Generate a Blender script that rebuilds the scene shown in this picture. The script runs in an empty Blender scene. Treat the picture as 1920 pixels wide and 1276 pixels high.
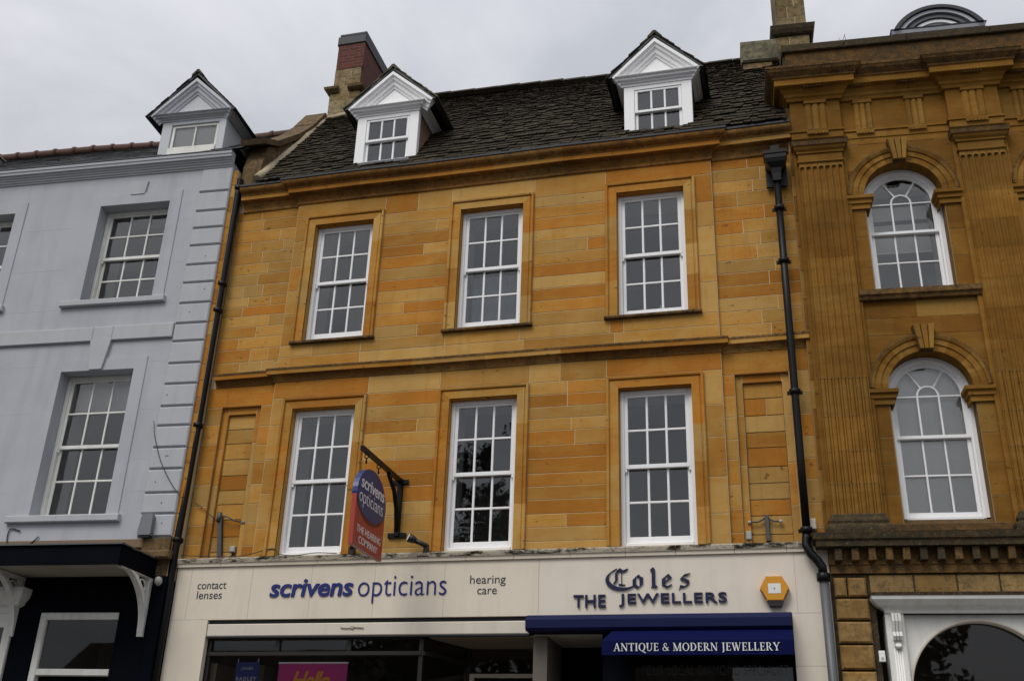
import bpy, bmesh, math, random
from mathutils import Vector, Matrix
R = math.radians
scene = bpy.context.scene
COL = scene.collection

# ------------------------------------------------------------------ camera
cam_d = bpy.data.cameras.new("camera")
cam = bpy.data.objects.new("camera", cam_d)
COL.objects.link(cam)
scene.camera = cam
cam_d.sensor_width = 36.0
cam_d.lens = 37.267
cam_d.clip_end = 3000
cam.location = (0, -13.5, 1.6)
cam.rotation_euler = (Matrix.Rotation(0.261945553, 3, 'Z') @ Matrix.Rotation(math.pi / 2 + 0.427997048, 3, 'X')
                      @ Matrix.Rotation(0.0353677977, 3, 'Z')).to_euler()

# ------------------------------------------------------------------ world, sun, exposure
SUN_EL, SUN_AZ = R(52), R(200)       # azimuth clockwise from +Y (north)
world = bpy.data.worlds.new("World")
scene.world = world
world.use_nodes = True
wn, wl = world.node_tree.nodes, world.node_tree.links
wn.clear()
w_out = wn.new("ShaderNodeOutputWorld")
w_bg = wn.new("ShaderNodeBackground")
w_bg.inputs["Strength"].default_value = 0.1
sky = wn.new("ShaderNodeTexSky")
sky.sky_type = 'NISHITA'
sky.sun_disc = False
sky.sun_elevation = SUN_EL
sky.sun_rotation = SUN_AZ
w_tc = wn.new("ShaderNodeTexCoord")
w_map = wn.new("ShaderNodeMapping")
w_map.inputs["Scale"].default_value = (1.0, 1.0, 2.2)
w_n1 = wn.new("ShaderNodeTexNoise")
w_n1.inputs["Scale"].default_value = 2.6
w_n1.inputs["Detail"].default_value = 6.0
w_n1.inputs["Roughness"].default_value = 0.55
w_n1.inputs["Distortion"].default_value = 0.6
w_ramp = wn.new("ShaderNodeValToRGB")
w_ramp.color_ramp.elements[0].position = 0.36
w_ramp.color_ramp.elements[0].color = (0.485, 0.505, 0.545, 1)
w_ramp.color_ramp.elements[1].position = 0.62
w_ramp.color_ramp.elements[1].color = (0.665, 0.67, 0.71, 1)
w_sep = wn.new("ShaderNodeSeparateXYZ")
# overcast luminance: brighter overhead and towards the veiled sun (behind the camera)
w_a = wn.new("ShaderNodeMath"); w_a.operation = 'MULTIPLY_ADD'
w_a.inputs[1].default_value = 13.5; w_a.inputs[2].default_value = 4.2
w_b = wn.new("ShaderNodeMath"); w_b.operation = 'MULTIPLY_ADD'
w_b.inputs[1].default_value = -2.6
w_max = wn.new("ShaderNodeMath"); w_max.operation = 'MAXIMUM'; w_max.inputs[1].default_value = 2.5
w_mul = wn.new("ShaderNodeVectorMath"); w_mul.operation = 'SCALE'
w_mix = wn.new("ShaderNodeMixRGB")
w_mix.inputs[0].default_value = 0.93
wl.new(w_tc.outputs["Generated"], w_map.inputs[0]); wl.new(w_map.outputs[0], w_n1.inputs["Vector"])
wl.new(w_n1.outputs["Fac"], w_ramp.inputs[0])
wl.new(w_tc.outputs["Generated"], w_sep.inputs[0])
wl.new(w_sep.outputs["Z"], w_a.inputs[0])
wl.new(w_sep.outputs["Y"], w_b.inputs[0]); wl.new(w_a.outputs[0], w_b.inputs[2])
wl.new(w_b.outputs[0], w_max.inputs[0])
wl.new(w_ramp.outputs[0], w_mul.inputs[0]); wl.new(w_max.outputs[0], w_mul.inputs["Scale"])
wl.new(sky.outputs[0], w_mix.inputs[1]); wl.new(w_mul.outputs[0], w_mix.inputs[2])
wl.new(w_mix.outputs[0], w_bg.inputs["Color"]); wl.new(w_bg.outputs[0], w_out.inputs[0])

sun_d = bpy.data.lights.new("sun", 'SUN')
sun_d.energy = 1.6
sun_d.angle = R(28)
sun_d.color = (1.0, 0.96, 0.9)
sun = bpy.data.objects.new("sun", sun_d)
COL.objects.link(sun)
sd = Vector((math.sin(SUN_AZ) * math.cos(SUN_EL), math.cos(SUN_AZ) * math.cos(SUN_EL), math.sin(SUN_EL)))
sun.rotation_euler = sd.to_track_quat('Z', 'Y').to_euler()
scene.view_settings.view_transform = 'Standard'
scene.view_settings.look = 'None'
scene.view_settings.exposure = 0.14
scene.view_settings.gamma = 1.0
scene.cycles.max_bounces = 7
scene.cycles.diffuse_bounces = 3
scene.cycles.glossy_bounces = 3
scene.cycles.transparent_max_bounces = 10
scene.cycles.use_denoising = True

# ------------------------------------------------------------------ materials
MATS = {}
class NT:
    def __init__(s, name):
        m = bpy.data.materials.new(name); m.use_nodes = True
        s.m = m; s.n = m.node_tree.nodes; s.l = m.node_tree.links; s.n.clear()
        s.out = s.n.new("ShaderNodeOutputMaterial")
        MATS[name] = m
    def new(s, t, **k):
        nd = s.n.new(t)
        for a, b in k.items(): setattr(nd, a, b)
        return nd
    def put(s, sock, v):
        if hasattr(v, 'is_linked') or isinstance(v, bpy.types.NodeSocket): s.l.new(v, sock)
        else: sock.default_value = v
    def obj(s, scale=(1, 1, 1)):
        tc = s.new("ShaderNodeTexCoord"); mp = s.new("ShaderNodeMapping")
        mp.inputs["Scale"].default_value = scale
        s.l.new(tc.outputs["Object"], mp.inputs[0]); return mp.outputs[0]
    def noise(s, vec, scale, detail=4, rough=0.55, dist=0.0):
        nd = s.new("ShaderNodeTexNoise"); s.l.new(vec, nd.inputs["Vector"])
        nd.inputs["Scale"].default_value = scale; nd.inputs["Detail"].default_value = detail
        nd.inputs["Roughness"].default_value = rough; nd.inputs["Distortion"].default_value = dist
        return nd.outputs["Fac"]
    def math(s, op, a, b=0.0, c=0.0, clamp=False):
        nd = s.new("ShaderNodeMath", operation=op); nd.use_clamp = clamp
        s.put(nd.inputs[0], a); s.put(nd.inputs[1], b); s.put(nd.inputs[2], c); return nd.outputs[0]
    def ramp(s, fac, stops):
        nd = s.new("ShaderNodeValToRGB"); cr = nd.color_ramp
        while len(cr.elements) < len(stops): cr.elements.new(0.5)
        for e, (p, c) in zip(cr.elements, stops): e.position = p; e.color = (*c, 1) if len(c) == 3 else c
        s.l.new(fac, nd.inputs[0]); return nd.outputs[0]
    def step(s, fac, a, b):
        nd = s.new("ShaderNodeMapRange"); nd.inputs["From Min"].default_value = a; nd.inputs["From Max"].default_value = b
        s.l.new(fac, nd.inputs[0]); return nd.outputs[0]
    def mix(s, fac, a, b, blend='MIX'):
        nd = s.new("ShaderNodeMixRGB", blend_type=blend)
        for i, v in enumerate((fac, a, b)):
            if isinstance(v, (tuple, list)): v = (*v, 1) if len(v) == 3 else v
            s.put(nd.inputs[i], v)
        return nd.outputs[0]
    def scale(s, col, f):
        nd = s.new("ShaderNodeVectorMath", operation='SCALE')
        s.put(nd.inputs[0], col); s.put(nd.inputs["Scale"], f); return nd.outputs[0]
    def bump(s, h, strength, dist=0.01):
        nd = s.new("ShaderNodeBump"); nd.inputs["Strength"].default_value = strength
        nd.inputs["Distance"].default_value = dist; s.l.new(h, nd.inputs["Height"]); return nd.outputs[0]
    def bsdf(s, color, rough=0.7, normal=None, metal=0.0, spec=0.3):
        b = s.new("ShaderNodeBsdfPrincipled")
        if isinstance(color, (tuple, list)): color = (*color, 1)
        s.put(b.inputs["Base Color"], color); s.put(b.inputs["Roughness"], rough)
        b.inputs["Metallic"].default_value = metal; b.inputs["Specular IOR Level"].default_value = spec
        if normal is not None: s.l.new(normal, b.inputs["Normal"])
        s.l.new(b.outputs[0], s.out.inputs[0]); return b

def mat_stone(name, dark, mid, light, moss=0.0, spot=1.0, soot=0.25):
    t = NT(name)
    at = t.new("ShaderNodeAttribute"); at.attribute_name = "tint"
    sp = t.new("ShaderNodeSeparateColor"); t.l.new(at.outputs["Color"], sp.inputs[0])
    v0 = t.obj(); vb = t.obj((1.0, 1.0, 3.2)); vs = t.obj((2.5, 2.5, 18.0))
    bed = t.noise(vb, 1.5, 5, 0.6, 0.8); streak = t.noise(vs, 1.6, 4, 0.6, 0.4)
    fine = t.noise(v0, 55, 4, 0.7); big = t.noise(v0, 0.7, 4, 0.6)
    f = t.math('MULTIPLY_ADD', t.math('SUBTRACT', bed, 0.5), 1.3, sp.outputs[0])
    f = t.math('MULTIPLY_ADD', t.math('SUBTRACT', streak, 0.5), 0.40, f)
    blot = t.noise(v0, 4.5, 5, 0.65); f = t.math('MULTIPLY_ADD', t.math('SUBTRACT', blot, 0.5), 0.9, f, True)
    c = t.ramp(f, [(0.0, dark), (0.5, mid), (1.0, light)])
    k = t.math('MULTIPLY_ADD', t.math('SUBTRACT', fine, 0.5), 0.45, 1.0)
    k = t.math('MULTIPLY', k, t.math('MULTIPLY_ADD', sp.outputs[1], 0.34, 0.83))
    k = t.math('MULTIPLY', k, t.math('MULTIPLY_ADD', t.step(big, 0.35, 0.65), soot, 1.0 - soot * 0.6))
    c = t.scale(c, k)
    sn = t.noise(t.obj((1.0, 1.0, 1.8)), 9, 2, 0.5)
    c = t.mix(t.math('MULTIPLY', t.step(sn, 0.69, 0.73), 0.6 * spot), c, (0.06, 0.03, 0.012))
    rs_ = t.noise(t.obj((7.0, 7.0, 0.55)), 1.3, 5, 0.65)
    c = t.mix(t.math('MULTIPLY', t.step(rs_, 0.54, 0.74), 0.42 * soot + 0.10), c, (0.10, 0.062, 0.026))
    if moss:
        mn = t.noise(v0, 11, 8, 0.75); m2 = t.noise(v0, 60, 3, 0.6)
        c = t.mix(t.math('MULTIPLY', t.step(mn, 0.50 - 0.26 * moss, 0.74 - 0.2 * moss), 0.9), c, (0.035, 0.030, 0.020))
        c = t.mix(t.math('MULTIPLY', t.step(m2, 0.64, 0.70), 0.75), c, (0.36, 0.32, 0.22))
    t.bsdf(c, 0.88, t.bump(t.math('MULTIPLY_ADD', fine, 0.6, streak), 0.25, 0.006), spec=0.15)

def mat_paint(name, col, dirt=(0.2, 0.19, 0.17), amount=0.3, rough=0.5, bumpy=0.05, scale=1.0, spec=0.35, streaks=True):
    t = NT(name)
    v = t.obj(); vz = t.obj((6, 6, 0.6))
    a = t.noise(v, 2.2 * scale, 6, 0.65); b = t.noise(vz, 1.4 * scale, 4, 0.6); f = t.noise(v, 70, 3, 0.6)
    c = t.mix(t.math('MULTIPLY', t.step(a, 0.42, 0.78), amount), col, dirt)
    if streaks: c = t.mix(t.math('MULTIPLY', t.step(b, 0.50, 0.78), amount), c, dirt)
    c = t.scale(c, t.math('MULTIPLY_ADD', t.math('SUBTRACT', f, 0.5), 0.10, 1.0))
    t.bsdf(c, rough, t.bump(t.math('ADD', f, a), bumpy, 0.006), spec=spec)

def mat_flat(name, col, rough=0.5, metal=0.0, spec=0.4, var=0.15):
    t = NT(name); f = t.noise(t.obj(), 14, 5, 0.65)
    c = t.scale(t.mix(0.0, col, col), t.math('MULTIPLY_ADD', t.math('SUBTRACT', f, 0.5), 2 * var, 1.0))
    t.bsdf(c, rough, t.bump(f, 0.08, 0.004), metal, spec)

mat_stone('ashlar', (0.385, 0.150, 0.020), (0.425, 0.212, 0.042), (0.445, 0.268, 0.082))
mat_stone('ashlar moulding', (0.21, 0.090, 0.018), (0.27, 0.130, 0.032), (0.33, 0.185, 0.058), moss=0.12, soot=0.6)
mat_stone('ashlar mossy', (0.24, 0.105, 0.024), (0.28, 0.145, 0.04), (0.32, 0.19, 0.065), moss=0.75, soot=0.5)
mat_stone('old ashlar', (0.180, 0.078, 0.011), (0.230, 0.112, 0.019), (0.285, 0.160, 0.038), soot=0.4)
mat_stone('old ashlar grimy', (0.13, 0.060, 0.014), (0.17, 0.085, 0.022), (0.22, 0.12, 0.035), moss=0.55, soot=0.5)
mat_stone('old ashlar blackened', (0.07, 0.042, 0.018), (0.10, 0.06, 0.024), (0.15, 0.09, 0.035), moss=1.0, soot=0.5)
mat_stone('pier stone', (0.22, 0.115, 0.030), (0.28, 0.165, 0.055), (0.33, 0.215, 0.09), moss=0.1, soot=0.4)
mat_stone('rubble stone', (0.12, 0.075, 0.032), (0.18, 0.115, 0.055), (0.24, 0.17, 0.09), moss=0.35, soot=0.4)
mat_stone('chimney stone', (0.20, 0.14, 0.06), (0.27, 0.20, 0.10), (0.33, 0.26, 0.15), moss=0.2, soot=0.3)
mat_stone('stone slate', (0.012, 0.008, 0.004), (0.025, 0.018, 0.010), (0.056, 0.042, 0.024), moss=0.3, spot=0.2, soot=0.3)
mat_stone('lichen slate', (0.06, 0.05, 0.035), (0.11, 0.095, 0.065), (0.20, 0.18, 0.115), moss=0.35, spot=0.2, soot=0.3)
mat_stone('blue slate', (0.03, 0.033, 0.037), (0.045, 0.048, 0.053), (0.07, 0.072, 0.078), moss=0.15, spot=0.2)
mat_paint('mortar', (0.60, 0.47, 0.28), (0.38, 0.26, 0.11), 0.5, 0.9)
mat_paint('old mortar', (0.30, 0.20, 0.09), (0.16, 0.09, 0.03), 0.6, 0.9)
mat_paint('lime mortar', (0.46, 0.38, 0.26), (0.2, 0.15, 0.09), 0.5, 0.95, 0.6)
mat_paint('white paint', (0.86, 0.86, 0.86), (0.50, 0.47, 0.42), 0.10, 0.42, 0.03)
mat_paint('worn white paint', (0.77, 0.77, 0.73), (0.42, 0.38, 0.28), 0.35, 0.5, 0.08)
mat_paint('grey white paint', (0.50, 0.52, 0.55), (0.28, 0.28, 0.27), 0.25, 0.5, 0.05)
mat_paint('pale blue render', (0.43, 0.442, 0.475), (0.31, 0.318, 0.335), 0.55, 0.75, 0.12, 0.5, 0.2)
mat_paint('pale grey trim', (0.44, 0.45, 0.47), (0.30, 0.305, 0.32), 0.30, 0.7, 0.08, 0.8, 0.2)
mat_paint('cream render', (0.72, 0.645, 0.525), (0.46, 0.39, 0.30), 0.24, 0.6, 0.05, 0.7)
mat_paint('pinkish cream render', (0.72, 0.645, 0.55), (0.46, 0.39, 0.31), 0.22, 0.6, 0.05, 0.7)
mat_paint('cream metal', (0.66, 0.60, 0.50), (0.40, 0.35, 0.29), 0.2, 0.45, 0.03)
def mat_ledge():
    t = NT('mossy ledge'); v = t.obj((1.2, 1.2, 3.0)); n = t.noise(v, 3.0, 8, 0.72); m = t.noise(t.obj(), 38, 4, 0.7)
    c = t.mix(t.step(n, 0.47, 0.57), (0.42, 0.37, 0.29), (0.020, 0.018, 0.014)); c = t.mix(t.step(m, 0.58, 0.66), c, (0.05, 0.045, 0.035))
    t.bsdf(c, 0.9, t.bump(t.math('ADD', m, n), 0.5, 0.01), spec=0.1)
mat_ledge()
mat_paint('navy paint', (0.0035, 0.0045, 0.008), (0.008, 0.008, 0.008), 0.3, 0.6, 0.02, spec=0.02)
mat_paint('soffit paint', (0.42, 0.38, 0.31), (0.2, 0.17, 0.13), 0.4, 0.7)
mat_flat('black iron', (0.004, 0.004, 0.005), 0.40, 0.0, 0.20)
mat_flat('grey iron', (0.085, 0.09, 0.095), 0.45, 0.0, 0.5)
mat_flat('galvanised steel', (0.085, 0.085, 0.085), 0.55, 0.5)
mat_flat('lead', (0.10, 0.105, 0.115), 0.6, 0.2, 0.4, 0.3)
mat_flat('dark lead', (0.035, 0.037, 0.042), 0.6, 0.1, 0.4, 0.3)
mat_flat('blue lettering', (0.012, 0.022, 0.16), 0.35)
mat_flat('navy lettering', (0.008, 0.013, 0.055), 0.35)
mat_flat('dark lettering', (0.022, 0.024, 0.055), 0.4)
mat_flat('white lettering', (0.72, 0.72, 0.70), 0.5)
mat_flat('faint lettering', (0.050, 0.055, 0.062), 0.5)
mat_flat('awning blue', (0.0035, 0.006, 0.048), 0.7, 0.0, 0.05, var=0.2)
mat_flat('awning roller blue', (0.005, 0.009, 0.050), 0.5, 0.0, 0.15, var=0.2)
mat_flat('sign red', (0.36, 0.045, 0.028), 0.35)
mat_flat('sign shadow red', (0.10, 0.010, 0.008), 0.4)
mat_flat('sign blue', (0.012, 0.036, 0.15), 0.32)
mat_flat('alarm yellow', (0.60, 0.27, 0.018), 0.35, var=0.05)
mat_flat('grey plastic', (0.17, 0.18, 0.20), 0.5)
mat_flat('pale plastic', (0.36, 0.37, 0.34), 0.5)
mat_flat('dark plastic', (0.015, 0.015, 0.016), 0.4)
mat_flat('dark bronze frame', (0.022, 0.019, 0.017), 0.35)
mat_flat('poster pink', (0.55, 0.030, 0.23), 0.5, var=0.04)
mat_flat('poster yellow', (0.75, 0.36, 0.012), 0.5, var=0.04)
mat_flat('poster blue', (0.010, 0.030, 0.20), 0.45, var=0.04)
mat_flat('chrome', (0.6, 0.6, 0.6), 0.2, 1.0)
mat_flat('terracotta', (0.11, 0.055, 0.040), 0.8, var=0.45)
mat_flat('cable', (0.03, 0.027, 0.024), 0.6)
mat_flat('white cable', (0.45, 0.42, 0.36), 0.6)
mat_flat('curtain', (0.33, 0.36, 0.40), 0.9, var=0.1)
mat_flat('blind', (0.62, 0.61, 0.58), 0.8, var=0.06)
mat_flat('flower pink', (0.42, 0.20, 0.17), 0.7)
mat_flat('bark', (0.06, 0.045, 0.03), 0.9, var=0.4)
mat_flat('leaf', (0.030, 0.050, 0.018), 0.6, var=0.4)
mat_flat('asphalt', (0.05, 0.05, 0.052), 0.9, var=0.2)
mat_flat('paving', (0.16, 0.15, 0.13), 0.9, var=0.2)
mat_flat('room paint', (0.36, 0.35, 0.335), 0.9, var=0.05)
mat_flat('reveal paint', (0.84, 0.83, 0.79), 0.8, var=0.05)
mat_flat('shop dark', (0.13, 0.11, 0.092), 0.8)
mat_flat('shop tan', (0.26, 0.20, 0.14), 0.8)
mat_flat('cheek render', (0.20, 0.13, 0.075), 0.85, var=0.2)
def mat_lamp(name, col, s):
    t = NT(name); e = t.new("ShaderNodeEmission"); e.inputs[0].default_value = (*col, 1); e.inputs[1].default_value = s
    t.l.new(e.outputs[0], t.out.inputs[0])
mat_lamp('lit lamp', (1.0, 0.88, 0.65), 3.0)
def mat_glass(name, wob, tint, base):
    t = NT(name)
    tr = t.new("ShaderNodeBsdfTransparent"); tr.inputs[0].default_value = (*tint, 1)
    gl = t.new("ShaderNodeBsdfGlossy"); gl.inputs["Roughness"].default_value = 0.015
    gl.inputs["Color"].default_value = (0.97, 0.97, 0.96, 1)
    b = t.bump(t.noise(t.obj(), 3.0, 2, 0.4), wob, 0.02); t.l.new(b, gl.inputs["Normal"])
    fr = t.new("ShaderNodeFresnel"); fr.inputs[0].default_value = 1.5
    f = t.math('MULTIPLY_ADD', fr.outputs[0], 1.15, base)
    mx = t.new("ShaderNodeMixShader"); t.l.new(f, mx.inputs[0]); t.l.new(tr.outputs[0], mx.inputs[1]); t.l.new(gl.outputs[0], mx.inputs[2])
    t.l.new(mx.outputs[0], t.out.inputs[0])
mat_glass('glass', 0.16, (0.95, 0.96, 0.95), 0.055)
mat_glass('shop glass', 0.01, (0.90, 0.92, 0.92), 0.0)
def mat_brick(name):
    t = NT(name)
    tc = t.new("ShaderNodeTexCoord"); mp = t.new("ShaderNodeMapping"); mp.inputs["Rotation"].default_value = (R(90), 0, 0)
    sx = t.new("ShaderNodeSeparateXYZ"); t.l.new(tc.outputs["Object"], sx.inputs[0])
    cb = t.new("ShaderNodeCombineXYZ")
    t.l.new(t.math('ADD', sx.outputs[0], sx.outputs[1]), cb.inputs[0]); t.l.new(sx.outputs[2], cb.inputs[1])
    bk = t.new("ShaderNodeTexBrick"); t.l.new(cb.outputs[0], bk.inputs["Vector"])
    bk.inputs["Scale"].default_value = 1.0; bk.inputs["Brick Width"].default_value = 0.225; bk.inputs["Row Height"].default_value = 0.075
    bk.inputs["Mortar Size"].default_value = 0.008
    bk.inputs["Color1"].default_value = (0.135, 0.036, 0.026, 1); bk.inputs["Color2"].default_value = (0.085, 0.027, 0.022, 1)
    bk.inputs["Mortar"].default_value = (0.13, 0.08, 0.06, 1)
    n = t.noise(t.obj(), 9, 5, 0.7)
    c = t.mix(t.step(n, 0.55, 0.75), bk.outputs[0], (0.06, 0.03, 0.025))
    t.bsdf(c, 0.9, t.bump(bk.outputs["Fac"], 0.5, -0.01))
mat_brick('red brick')

# ------------------------------------------------------------------ mesh builder
rng = random.Random(7)
class MB:
    def __init__(s): s.v = []; s.f = []; s.m = []; s.t = []; s.slots = []; s.sm = []
    def mi(s, name):
        if name not in s.slots: s.slots.append(name)
        return s.slots.index(name)
    def face(s, pts, mat, tint=(0.5, 0.5, 0.5), smooth=False):
        i = len(s.v); s.v += [tuple(p) for p in pts]; s.f.append(tuple(range(i, i + len(pts))))
        s.m.append(s.mi(mat)); s.t.append(tint); s.sm.append(smooth)
    def mesh(s, verts, faces, mat, tint=(0.5, 0.5, 0.5), smooth=False):
        i = len(s.v); s.v += [tuple(p) for p in verts]; k = s.mi(mat)
        for f in faces:
            s.f.append(tuple(i + j for j in f)); s.m.append(k); s.t.append(tint); s.sm.append(smooth)
    def box(s, x0, x1, y0, y1, z0, z1, mat, tint=(0.5, 0.5, 0.5), back=True):
        p = [(x0, y0, z0), (x1, y0, z0), (x1, y1, z0), (x0, y1, z0), (x0, y0, z1), (x1, y0, z1), (x1, y1, z1), (x0, y1, z1)]
        fs = [(0, 1, 5, 4), (1, 2, 6, 5), (3, 0, 4, 7), (4, 5, 6, 7), (3, 2, 1, 0)]
        if back: fs.append((2, 3, 7, 6))
        s.mesh(p, fs, mat, tint)
    def bbox(s, x0, x1, y0, y1, z0, z1, mat, b=0.008, tint=(0.5, 0.5, 0.5)):
        # box with a bevelled front (towards -y)
        p = [(x0, y1, z0), (x1, y1, z0), (x1, y1, z1), (x0, y1, z1), (x0, y0 + b, z0), (x1, y0 + b, z0), (x1, y0 + b, z1), (x0, y0 + b, z1),
             (x0 + b, y0, z0 + b), (x1 - b, y0, z0 + b), (x1 - b, y0, z1 - b), (x0 + b, y0, z1 - b)]
        fs = [(8, 9, 10, 11)]
        for i in range(4):
            j = (i + 1) % 4
            fs += [(4 + i, 4 + j, 8 + j, 8 + i), (i, j, 4 + j, 4 + i)]
        fs.append((3, 2, 1, 0)); s.mesh(p, fs, mat, tint)
    def prism(s, poly, mapf, a, b, mat, tint=(0.5, 0.5, 0.5), smooth=False):
        n = len(poly); vs = [mapf(p[0], p[1], a) for p in poly] + [mapf(p[0], p[1], b) for p in poly]
        s.mesh(vs, [tuple(range(n)), tuple(range(2 * n - 1, n - 1, -1))], mat, tint)
        s.mesh(vs, [(i, (i + 1) % n, n + (i + 1) % n, n + i) for i in range(n)], mat, tint, smooth)
    def tube(s, path, r, mat, n=10, tint=(0.5, 0.5, 0.5), cap=True):
        path = [Vector(p) for p in path]; rs = r if isinstance(r, (list, tuple)) else [r] * len(path)
        vs = []; up = Vector((0.31, 0.17, 0.93)).normalized()
        for i, p in enumerate(path):
            d = (path[min(i + 1, len(path) - 1)] - path[max(i - 1, 0)]).normalized()
            a = d.cross(up)
            if a.length < 1e-3: a = d.cross(Vector((1, 0, 0)))
            a.normalize(); b = d.cross(a); up = -a.cross(d) if False else up
            for k in range(n):
                t = 2 * math.pi * k / n; vs.append(p + (a * math.cos(t) + b * math.sin(t)) * rs[i])
        fs = [(i * n + k, i * n + (k + 1) % n, (i + 1) * n + (k + 1) % n, (i + 1) * n + k) for i in range(len(path) - 1) for k in range(n)]
        s.mesh(vs, fs, mat, tint, True)
        if cap:
            s.face([vs[k] for k in range(n)][::-1], mat, tint); s.face([vs[-n + k] for k in range(n)], mat, tint)
    def sweep(s, path, prof, mapf, mat, tints=None, closed=False, caps=True, smooth=False, mats=None):
        """path: 2D points; prof: (offset to the right of travel, height); mitred corners"""
        n = len(path); P = [Vector(p) for p in path]; rows = []
        for i in range(n):
            def nrm(a, b):
                d = (b - a).normalized(); return Vector((d.y, -d.x))
            if closed or 0 < i < n - 1:
                n1 = nrm(P[i - 1], P[i]); n2 = nrm(P[i], P[(i + 1) % n])
                m = (n1 + n2)
                m = n1 if m.length < 1e-6 else m.normalized()
                k = max(0.3, m.dot(n1)); m = m / k
            else: m = nrm(P[0], P[1]) if i == 0 else nrm(P[-2], P[-1])
            rows.append([mapf(P[i].x + m.x * o, P[i].y + m.y * o, h) for o, h in prof])
        k = len(prof)
        for i in range(n if closed else n - 1):
            a, b = rows[i], rows[(i + 1) % n]; t = tints[i % len(tints)] if tints else (0.5, 0.5, 0.5)
            for j in range(k - 1):
                s.mesh([a[j], b[j], b[j + 1], a[j + 1]], [(0, 1, 2, 3)], (mats[j] if mats else mat), t, smooth)
        if caps and not closed:
            s.face(rows[0], mat, tints[0] if tints else (0.5, 0.5, 0.5)); s.face(rows[-1][::-1], mat, tints[-1] if tints else (0.5, 0.5, 0.5))
    def build(s, name, parent=None, fix=True):
        me = bpy.data.meshes.new(name)
        me.from_pydata(s.v, [], s.f)
        for m in s.slots: me.materials.append(MATS[m])
        me.polygons.foreach_set("material_index", s.m)
        me.polygons.foreach_set("use_smooth", s.sm)
        ca = me.color_attributes.new("tint", 'FLOAT_COLOR', 'CORNER')
        buf = []
        for p, t in zip(me.polygons, s.t):
            for _ in range(p.loop_total): buf += [t[0], t[1], t[2], 1.0]
        ca.data.foreach_set("color", buf)
        if fix:
            bm = bmesh.new(); bm.from_mesh(me)
            bmesh.ops.remove_doubles(bm, verts=bm.verts, dist=0.00002) if any(s.sm) else None
            bmesh.ops.recalc_face_normals(bm, faces=bm.faces); bm.to_mesh(me); bm.free()
        me.update()
        o = bpy.data.objects.new(name, me); COL.objects.link(o)
        if parent is not None: o.parent = parent
        return o
XYZ = lambda a, b, h: (a, b, h)          # path in plan, height up
WAV = lambda a, b, h: (a, b + 0.004 * math.sin(a * 2.1 + h), h + 0.005 * math.sin(a * 1.7) + 0.003 * math.sin(a * 4.3 + 1.0))
XZ = lambda a, b, h: (a, h, b)           # path in elevation, height = depth
YZ = lambda a, b, h: (h, a, b)           # path in side view, height = along x

def thing(name, label, cat, loc=(0, 0, 0), rz=0.0, group=None):
    o = bpy.data.objects.new(name, None); COL.objects.link(o); o.location = loc; o.rotation_euler = (0, 0, rz)
    o.empty_display_size = 0.3
    return tag(o, label, cat, group)
def tag(o, label, cat, group=None):
    o["label"] = label; o["category"] = cat
    if group: o["group"] = group
    return o
def T(h=None, var=0.18, g=None):
    h = rng.random() if h is None else h
    return (min(1, max(0, h + rng.uniform(-var, var))), rng.random() if g is None else g, rng.random())
CODE = {'O': 0.06, 'M': 0.55, 'B': 0.84}
def stone(mb, x0, x1, z0, z1, y, mat='ashlar', tint=None, gap=0.0045, d=0.005):
    if x1 - x0 < 0.02 or z1 - z0 < 0.02: return
    tint = tint or T()
    g = gap; b = 0.003
    p = [(x0 + g, y + d, z0 + g), (x1 - g, y + d, z0 + g), (x1 - g, y + d, z1 - g), (x0 + g, y + d, z1 - g)]
    q = [(x0 + g + b, y, z0 + g + b), (x1 - g - b, y, z0 + g + b), (x1 - g - b, y, z1 - g - b), (x0 + g + b, y, z1 - g - b)]
    fs = [(4, 5, 6, 7)] + [(i, (i + 1) % 4, 4 + (i + 1) % 4, 4 + i) for i in range(4)]
    mb.mesh(p + q, fs, mat, tint)
def courses(mb, x0, x1, z0, z1, y, h=0.2, mat='ashlar', rows=None, wmin=0.45, wmax=1.2, bias=0.5, gap=0.0045):
    """lay stones; rows: strings like 'O', 'O.6B' from the top down"""
    if rows:
        hs = [h * (1.0 + rng.uniform(-0.12, 0.12)) for _ in rows]; k = (z1 - z0) / sum(hs); z = z1
        for r, hh in zip(rows, hs):
            hh *= k; x = x0
            parts = r.split('|')
            for i, pt in enumerate(parts):
                c = pt[0]; w = float(pt[1:]) if len(pt) > 1 else None
                xe = x1 if i == len(parts) - 1 else x + (x1 - x0) * w
                stone(mb, x, xe, z - hh, z, y, mat, T(CODE[c]), gap); x = xe
            z -= hh
        return
    n = max(1, round((z1 - z0) / h)); hs = [1 + rng.uniform(-0.15, 0.15) for _ in range(n)]; k = (z1 - z0) / sum(hs); z = z0
    for hh in hs:
        hh *= k; x = x0
        while x < x1 - 1e-6:
            w = rng.uniform(wmin, wmax); xe = x + w
            if xe > x1 - wmin * 0.6: xe = x1
            stone(mb, x, xe, z, z + hh, y, mat, T(min(1, max(0, rng.gauss(bias, 0.25)))), gap); x = xe
        z += hh

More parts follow.
